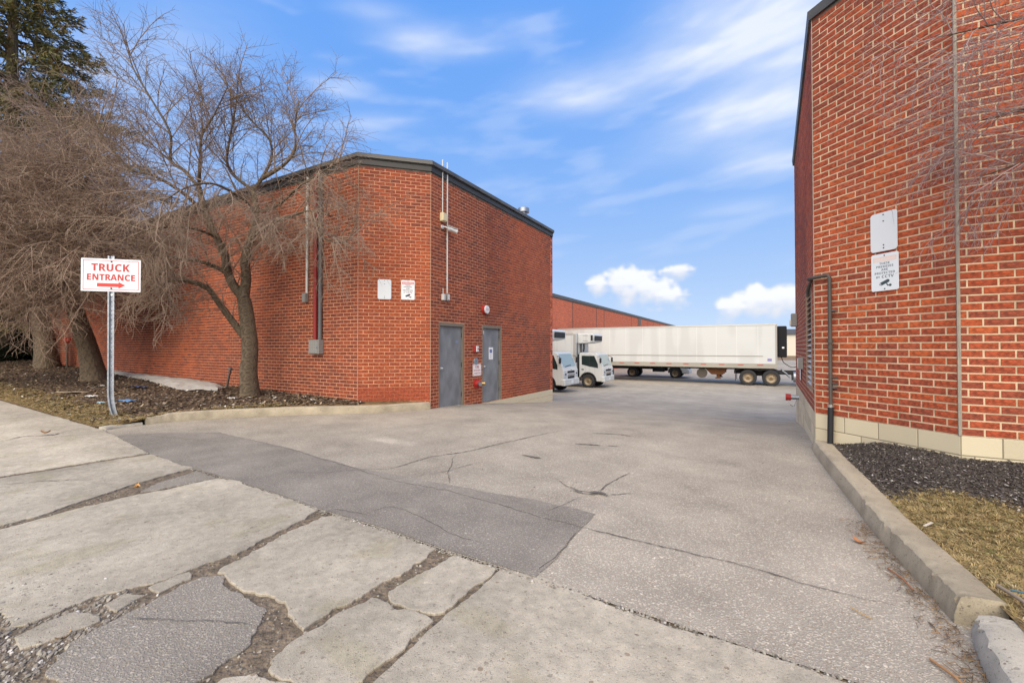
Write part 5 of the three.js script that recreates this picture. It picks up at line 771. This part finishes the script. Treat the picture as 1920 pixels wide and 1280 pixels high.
{ // long trailer backed to the dock
  const z0 = -33.5, W = 2.6, x1 = 1.05, x0 = -14.0, yb = .06, yt = 2.9, g = thing('semi_trailer', 'long white refrigerated trailer across the yard', 'trailer', [-6, -1.06, z0]);
  const X = x => x + 6, Y = y => y + 1.06, cx = X((x0 + x1) / 2), L = x1 - x0;
  mesh('trailer_box', box(L, yt - yb - .3, W, cx, Y((yb + .3 + yt) / 2) - .0, 0), M.truckWhite, g);
  for (const s of [-1, 1]) {
    mesh('bottom_rail', box(L, .28, .05, cx, Y(yb + .15), s * (W / 2 - .0)), std(.40, .38, .34, .6, { map: rep(dirtTex, .3) }), g); mesh('rub_strip', box(L - .9, .03, .03, cx - .3, Y(yb + .80), s * (W / 2 + .012)), std(.30, .27, .22, .6), g); mesh('top_rail', box(L, .09, .03, cx, Y(yt - .02), s * (W / 2 + .004)), std(.55, .54, .5, .4, { metalness: .5 }), g);
    for (let x = x0 + .6; x < x1 - .4; x += 1.22) mesh('panel_seam', box(.02, yt - yb - .42, .008, X(x), Y((yb + .34 + yt) / 2), s * (W / 2 + .003)), std(.70, .70, .69, .4), g);
    for (let x = x0 + .7; x < x1 - .3; x += 1.12) mesh('reflector', box(.34, .055, .008, X(x), Y(yb + .22), s * (W / 2 + .03)), std(.5, .07, .05, .4), g);
  }
  mesh('maker_plate', box(.24, .16, .006, X(.66), Y(.62), W / 2 + .004), std(.22, .2, .42, .5), g);
  mesh('front_post', box(.1, yt - yb, W + .02, X(x1) - .02, Y((yt + yb) / 2), 0), std(.33, .31, .28, .6), g);
  mesh('cooling_unit', rbox(.52, 2.0, 2.0, .07, X(x1) + .31, Y(1.78), 0), std(.006, .006, .008, .9), g); for (let k = 0; k < 12; k++) mesh('unit_fin', box(.03, .04, 1.7, X(x1) + .575, Y(1.0 + k * .14), 0), M.dark, g); mesh('unit_cap', rbox(.5, .2, 1.96, .05, X(x1) + .3, Y(2.68), 0), std(.03, .045, .12, .4), g); mesh('unit_label', box(.12, .1, .006, X(x1) + .36, Y(1.4), 1.004), M.whiteSign, g);
  mesh('floor_frame', merge([box(L - .4, .12, .1, cx, Y(yb - .06), .5), box(L - .4, .12, .1, cx, Y(yb - .06), -.5), ...Array.from({ length: 20 }, (_, k) => box(.08, .1, W - .1, X(x0 + .5 + k * .75), Y(yb - .03), 0))]), M.dark, g);
  for (const s of [1, -1]) { const lg = mesh('landing_leg', merge([box(.2, .74, .16, X(-2.35), Y(-.28), s * .85), box(.34, .06, .3, X(-2.35), Y(-.66), s * .85), box(.12, .5, .08, X(-2.0), Y(-.1), s * .85).rotateZ(0)]), M.rust, g); }
  mesh('leg_plate', (() => { const s = new THREE.Shape([[-3.2, .02], [-1.75, .02], [-2.05, -.42], [-2.75, -.42]].map(p => new THREE.Vector2(X(p[0]), Y(p[1])))); return new THREE.ExtrudeGeometry(s, { depth: .04, bevelEnabled: false }).translate(0, 0, .95); })(), M.rust, g); mesh('crank_gear', cyl(.34, .34, .12, 20).rotateX(Math.PI / 2).translate(X(-3.35), Y(-.34), .95), std(.09, .075, .06, .8), g);
  const bg = wheelGeos(.51, .29); for (const x of [-11.9, -10.65]) for (const s of [1, -1]) { wheel(g, bg, X(x), .51, s * 1.12, s < 0); wheel(g, bg, X(x), .51, s * .78, s < 0); }
  // tractor in front of it
  const t = thing('tractor_unit', 'white truck tractor under the front of the long trailer', 'truck', [0, -1.06, z0]), bt = wheelGeos(.51, .29);
  mesh('chassis', merge([box(7.2, .24, .1, 2.2, .84, .43), box(7.2, .24, .1, 2.2, .84, -.43), box(.9, .1, .9, .1, 1.04, 0), box(1.7, .2, .9, .1, .7, 0)]), M.dark, t);
  for (const x of [-.56, .74]) for (const s of [1, -1]) { wheel(t, bt, x, .51, s * 1.14, s < 0); wheel(t, bt, x, .51, s * .8, s < 0); }
  for (const s of [1, -1]) { mesh('mudguard', (() => { const h = new THREE.Shape(); h.moveTo(-1.25, .98); h.lineTo(-1.1, 1.1); h.quadraticCurveTo(-.56, 1.2, .09, 1.0); h.quadraticCurveTo(.74, 1.2, 1.35, .86); h.lineTo(1.33, .82); h.quadraticCurveTo(.74, 1.15, .09, .96); h.quadraticCurveTo(-.56, 1.15, -1.1, 1.06); h.lineTo(-1.25, .94); return new THREE.ExtrudeGeometry(h, { depth: .62, bevelEnabled: false }).translate(0, 0, s > 0 ? .66 : -1.28); })(), M.dark, t); mesh('mud_flap', box(.02, .68, .6, -1.3, .62, s * .97).rotateZ(.0), M.rubber, t); mesh('fuel_tank', cyl(.33, .33, 1.6, 22).rotateZ(Math.PI / 2).translate(2.75, .62, s * .95), M.galv, t); mesh('tank_strap', cyl(.34, .34, .06, 22).rotateZ(Math.PI / 2).translate(2.35, .62, s * .95), M.dark, t); mesh('mud_stay', tube([[1.35, 1.0, s * 1.0], [1.6, .8, s * 1.0], [1.75, .55, s * 1.0]], .04, 8, 8), M.galv, t); wheel(t, bt, 5.1, .51, s * 1.03, s < 0); mesh('fairing', rbox(1.7, .7, .06, .02, 3.4, .72, s * 1.2), M.truckWhite, t); mesh('side_window', box(.9, .6, .02, 4.75, 2.35, s * 1.13), M.glass, t); }
  mesh('cab', sidePoly([[2.9, 1.0], [4.5, 1.0], [4.5, 1.2], [6.4, 1.2], [6.55, 1.5], [6.4, 1.95], [5.35, 2.1], [4.75, 3.3], [3.6, 3.75], [2.9, 3.75]], 2.25, .08), M.truckWhite, t);
  mesh('air_hose', tube([[1.3, 2.0, .3], [1.45, 1.5, .4], [1.9, 1.2, .5], [2.5, 1.35, .4], [2.9, 1.8, .3]], .025, 20, 6), M.dark, t);
}
// ---------------------------------------------------------------- far background
{
  const yd = mesh('far_field', new THREE.PlaneGeometry(400, 60).rotateX(-Math.PI / 2).translate(60, -1.10, -130), std(.33, .24, .14, 1, { map: rep(soilTex, 60, 9) })); kind(yd, 'structure');
  let g = thing('far_warehouse', 'distant pale warehouse with dark roof beyond the yard', 'building', [30, -1.1, -165]); mesh('wall', box(70, 6.4, 20, 0, 3.2, 0), std(.62, .58, .48, .8), g); mesh('roof', box(71, 1.6, 21, 0, 7.2, 0), std(.07, .08, .11, .6), g); for (let k = 0; k < 9; k++) mesh('window', box(3, 1.6, .1, -32 + k * 8, 4.2, 10.03), M.glass, g);
  needleTree('far_bush', 'small dark bush before the distant pale warehouse, nearest the trailer front', [19.5, -1.1, -150], 3.4, 2.2, .3, 51, 14, [.05, .06, .03], 9); needleTree('far_bush', 'taller dark bush at the right end of the distant pale warehouse', [25, -1.1, -151], 4.4, 2.4, .3, 52, 14, [.05, .06, .03], 9);
  g = thing('street_house', 'pale building glimpsed between the far left trunks', 'building', [-62, .6, -16]); mesh('wall', box(10, 7, 12, 0, 3.5, 0), std(.62, .62, .62, .7), g); mesh('brick_base', box(10.1, 1.6, 12.1, 0, .8, 0), farBrickMat, g); mesh('roof', box(10.6, .4, 12.6, 0, 7.2, 0), M.roof, g); for (const z of [-3.5, 0, 3.5]) mesh('window', box(.1, 1.5, 1.6, 5.03, 4, z), M.glass, g);
}
// ---------------------------------------------------------------- ground cover: grass, bark, leaves, stones
function scatter(name, label, geo, mat, list) {
  const im = new THREE.InstancedMesh(geo, mat, list.length), d = new THREE.Object3D(), c = new THREE.Color();
  list.forEach((e, i) => { d.position.set(e.x, e.y, e.z); d.rotation.set(e.rx || 0, e.ry || 0, e.rz || 0); d.scale.set(e.sx || e.s, e.sy || e.s, e.sz || e.s); d.updateMatrix(); im.setMatrixAt(i, d.matrix); im.setColorAt(i, c.setRGB(...e.c)); });
  im.name = numbered(name); im.castShadow = im.receiveShadow = true; kind(im, 'stuff'); im.userData.label = label; scene.add(im); return im;
}
{
  const R = rng(4321), P = [], I = [];
  for (let k = 0; k < 9; k++) { const a = R() * 6.28, r = R() * .03, l = .02 + R() * .03, lean = 1.0 + R() * 1.6, w = .0022, x = Math.cos(a) * r, z = Math.sin(a) * r, dx = Math.cos(a + 1) * l * lean * .7, dz = Math.sin(a + 1) * l * lean * .7, b = P.length / 3; P.push(x - w, 0, z, x + w, 0, z, x + dx * .5 + w, l * .6, z + dz * .5, x + dx * .5 - w, l * .6, z + dz * .5, x + dx, l * .75, z + dz); I.push(b, b + 1, b + 2, b, b + 2, b + 3, b + 3, b + 2, b + 4); }
  const tuft = rawGeo(P, null, null, null, I), gm = std(1, 1, 1, .95, { side: THREE.DoubleSide });
  const straw = () => { const t = R(), v = .75 + .5 * R(); return t < .55 ? [.38 * v, .27 * v, .12 * v] : t < .84 ? [.27 * v, .205 * v, .08 * v] : t < .93 ? [.19 * v, .185 * v, .06 * v] : [.45 * v, .36 * v, .2 * v]; };
  const rb = (x, z) => { const kx = pl(KR.map(p => [-p[1], p[0]]).sort((a, b) => a[0] - b[0]), -z) + .17; return { kx, y: G(x, z) + .13 + .14 * sstep(-3.2, -5.6, z) * sstep(0, .5, x - kx) + .03 * (fbm(x * 4, z * 4, 3, 421) - .5) }; };
  const mulch = (x, z) => sstep(.2, .8, (-z - 4.55 - .25 * sstep(1.8, 1.2, x)) / .6 + .5 + .5 * (fbm(x * 3, z * 3, 3, 425) - .5));
  const right = []; for (let k = 0; k < 24000; k++) { const z = -2.1 - R() * 3.4, x = .9 + R() * 1.5; const b = rb(x, z); if (x < b.kx + .03 || R() < mulch(x, z) + .02) continue; const s = .35 + .5 * R(); right.push({ x, y: b.y - .004, z, ry: R() * 6.28, sx: s, sz: s, sy: s * (.5 + .5 * R()), c: straw() }); }
  scatter('grass', 'short dry yellow grass beside the right kerb', tuft, gm, right);
  const left = []; for (let k = 0; k < 26000; k++) { const x = -8.4 - Math.pow(R(), 1.25) * 18, fr = bedFront(x) - (x > -9.3 ? .12 : 0), d = R() * 1.4, z = fr - .03 - d; if (R() > sstep(.75, .2, d / 1.25 + .5 * (fbm(x * 1.3, z * 1.3, 3, 411) - .5)) + .03) continue; const s = .7 + .8 * R(); left.push({ x, y: bedSurf(x, z) - .006, z, ry: R() * 6.28, sx: s, sz: s, sy: s * (.4 + .5 * R()), c: straw() }); }
  scatter('grass', 'dry yellow grass strip between pavement and soil at left', tuft, gm, left);
  // bark chips
  const chip = new THREE.BoxGeometry(1, .16, .34, 2, 1, 1); { const p = chip.attributes.position; for (let i = 0; i < p.count; i++) p.setY(i, p.getY(i) + .12 * Math.cos(p.getX(i) * 3)); chip.computeVertexNormals(); }
  const chips = []; for (let k = 0; k < 42000; k++) { const z = -4.2 - R() * 3, x = .75 + Math.pow(R(), 1.2) * 3.4, b = rb(x, z); if (x < b.kx + .02 || R() > mulch(x, z)) continue; if ((x < 1.79 ? -(x - .674) * .7071 + (z + 7.201) * .7071 : z + 6.087) < .02) continue; const s = .010 + .028 * R() * R(), t = R(), v = .6 + .8 * R(), c = t < .86 ? [.075 * v, .060 * v, .050 * v] : t < .95 ? [.12 * v, .1 * v, .085 * v] : [.34 * v, .31 * v, .28 * v]; chips.push({ x, y: b.y + .004 + .014 * R(), z, rx: (R() - .5) * 1.1, ry: R() * 6.28, rz: (R() - .5) * .9, s, c }); }
  scatter('bark_mulch', 'black bark chips at the foot of the right building', chip, std(1, 1, 1, .95), chips);
  // fallen leaves on the left soil
  const leaf = new THREE.PlaneGeometry(1, .55, 3, 2).rotateX(-Math.PI / 2); { const p = leaf.attributes.position; for (let i = 0; i < p.count; i++) { const x = p.getX(i), z = p.getZ(i); p.setY(i, .35 * x * x + .5 * z * z); p.setZ(i, z * (1 - 1.5 * x * x)); } leaf.computeVertexNormals(); }
  const leaves = []; for (let k = 0; k < 15000; k++) { const x = -7.4 - Math.pow(R(), 1.4) * 24, fr = bedFront(x) - (x > -9.3 ? .12 : 0), z = lerp(fr - .05, -6.6, Math.pow(R(), .75)); if (x > -7.66 && (x + 7.631) + (z + 6.617) < .06) continue; if (R() < sstep(-9.2, -7.7, x) * .85) continue; const t = R(), v = .6 + .7 * R(), s = .035 + .06 * R(), c = t < .6 ? [.19 * v, .125 * v, .075 * v] : t < .9 ? [.12 * v, .09 * v, .065 * v] : t < .975 ? [.36 * v, .27 * v, .18 * v] : [.6 * v, .56 * v, .5 * v]; leaves.push({ x, y: bedSurf(x, z) + .006 + .02 * R(), z, rx: (R() - .5) * .8, ry: R() * 6.28, rz: (R() - .5) * .8, s, c }); }
  scatter('fallen_leaves', 'brown dead leaves and bits scattered over the left soil bed', leaf, std(1, 1, 1, .95, { side: THREE.DoubleSide }), leaves);
  // stones: in the joints of the pavement, along kerb feet, a few loose on the asphalt
  const st = new THREE.IcosahedronGeometry(1, 1); { const p = st.attributes.position; for (let i = 0; i < p.count; i++) { const k = .72 + .5 * hash2(Math.round(p.getX(i) * 50), Math.round(p.getY(i) * 50 + p.getZ(i) * 31), 5); p.setXYZ(i, p.getX(i) * k, p.getY(i) * k * .7, p.getZ(i) * k); } st.computeVertexNormals(); }
  const stones = [], put = (x, z, s, y) => { const t = R(), v = .7 + .6 * R(), c = t < .6 ? [.21 * v, .18 * v, .15 * v] : t < .9 ? [.29 * v, .26 * v, .21 * v] : t < .95 ? [.12 * v, .11 * v, .1 * v] : [.5 * v, .47 * v, .43 * v]; stones.push({ x, y: y ?? G(x, z) - .010 + s * .2, z, ry: R() * 6.28, rx: R(), s, c }); };
  for (let k = 0; k < 4200; k++) put(-5.4 + R() * 4.2, -.5 - R() * 2.0, .003 + .008 * R() * R());
  for (let k = 0; k < 2600; k++) put(-3.9 + R() * 1.2, -.45 - R() * .65, .004 + .012 * R() * R());
  for (let k = 0; k < 2500; k++) { const x = -9.2 + R() * 9.8; put(x, zb(x) + .015 + (R() - .5) * .05, .003 + .006 * R(), G(x, -2.5) - .006 + .008 * R()); }
  for (let k = 0; k < 420; k++) { const x = -7 + R() * 8, z = -2.6 - R() * 7; if (x > .6 || inLeftBed(x, z)) continue; put(x, z, .002 + .005 * R(), G(x, z) + .004); }
  scatter('gravel', 'loose stones in the pavement joints and gutters', st, std(1, 1, 1, .9), stones);
  // twigs and needles gathered along the right kerb
  const tw = cyl(.5, .5, 1, 5).rotateZ(Math.PI / 2), tws = []; for (let k = 0; k < 900; k++) { const z = -2.0 - Math.pow(R(), 1.5) * 2.4, kx = pl(KR.map(p => [-p[1], p[0]]).sort((a, b) => a[0] - b[0]), -z), x = kx - .01 - Math.abs(R() + R() - 1) * .17, v = .6 + .7 * R(), l = .02 + .07 * R() * R(), t = .0015 + .002 * R(); tws.push({ x, y: G(x, z) + .008 + .01 * R(), z, ry: 1.2 + (R() - .5) * 2.2, rz: (R() - .5) * .3, sx: l, sy: t, sz: t, c: R() < .6 ? [.28 * v, .17 * v, .08 * v] : [.14 * v, .1 * v, .07 * v] }); }
  scatter('twig_litter', 'brown twigs and needles gathered along the right kerb', tw, std(1, 1, 1, .95), tws);
}
{ // single things on the ground at right
  const stick = (label, pts, r, col) => tag(mesh('stick', tube(pts, r, 14, 7), std(...col, .95)), label, 'stick');
  const gy = (x, z, o = .012) => [x, G(x, z) + o, z], by = (x, z, o = .15) => [x, G(x, z) + o, z];
  stick('reddish brown stick lying in the gutter of the right kerb', [gy(.70, -3.55), gy(.74, -3.42, .02), gy(.765, -3.30)], .005, [.3, .13, .06]);
  stick('grey stick on the grass by the loose kerb end', [by(1.07, -3.2, .17), by(1.1, -3.05, .18), by(1.15, -2.85, .17)], .009, [.28, .22, .16]);
  stick('thin straw coloured stick on the asphalt near the right kerb', [gy(.42, -2.93), gy(.47, -2.88), gy(.50, -2.86)], .003, [.42, .27, .12]);
  stick('orange brown bark strip in the gutter beside the loose kerb', [gy(.66, -2.62), gy(.71, -2.52, .02), gy(.73, -2.47)], .006, [.34, .18, .08]);
  tag(mesh('cord', tube([by(1.10, -3.15, .18), by(1.16, -3.08, .2), by(1.2, -2.98, .18), by(1.28, -2.9, .17)], .005, 20, 7), std(.10, .2, .24, .6)), 'thin blue cord on the grass by the loose kerb end', 'cord');
  const lf = (label, x, z, w, col, y) => { const g = new THREE.PlaneGeometry(w, w * .5, 6, 4).rotateX(-Math.PI / 2), p = g.attributes.position; for (let i = 0; i < p.count; i++) { const a = p.getX(i) / w * 2, b = p.getZ(i) / w * 4; p.setY(i, .25 * w * a * a + .1 * w * b * b); p.setZ(i, p.getZ(i) * (1 - .7 * a * a)); } g.computeVertexNormals(); const m = mesh('dead_leaf', g, std(...col, .9, { side: THREE.DoubleSide })); m.position.set(x, (y ?? G(x, z)) + .008, z); m.rotation.y = x * 9; return tag(m, label, 'leaf'); };
  lf('curled orange brown leaf on the asphalt near the right kerb', .62, -3.92, .085, [.36, .15, .06]);
  lf('orange leaf on the pavement crack by the small asphalt filler', -5.28, -1.9, .1, [.5, .27, .1], .045);
  lf('brown leaf on the far left slab crack', -9.35, -2.25, .14, [.38, .2, .09], .12);
  lf('small brown leaf in the gravel at the bottom left corner', -2.95, -.78, .06, [.4, .25, .1], .0);
  tag(mesh('brick_chip', new THREE.IcosahedronGeometry(.018, 0).scale(1.3, .7, 1).translate(-1.93, .0, -1.72), std(.42, .12, .06, .9)), 'red brick chip in the joint between two pale slabs', 'stone');
  const wood = mesh('wood_splinter', box(.12, .005, .014), std(.55, .5, .42, .8)); wood.position.set(1.02, G(1.02, -4.1) + .17, -4.05); wood.rotation.y = 1.0; tag(wood, 'white splinter of wood on the grass behind the right kerb', 'wood splinter');
}
renderer.render(scene, camera);
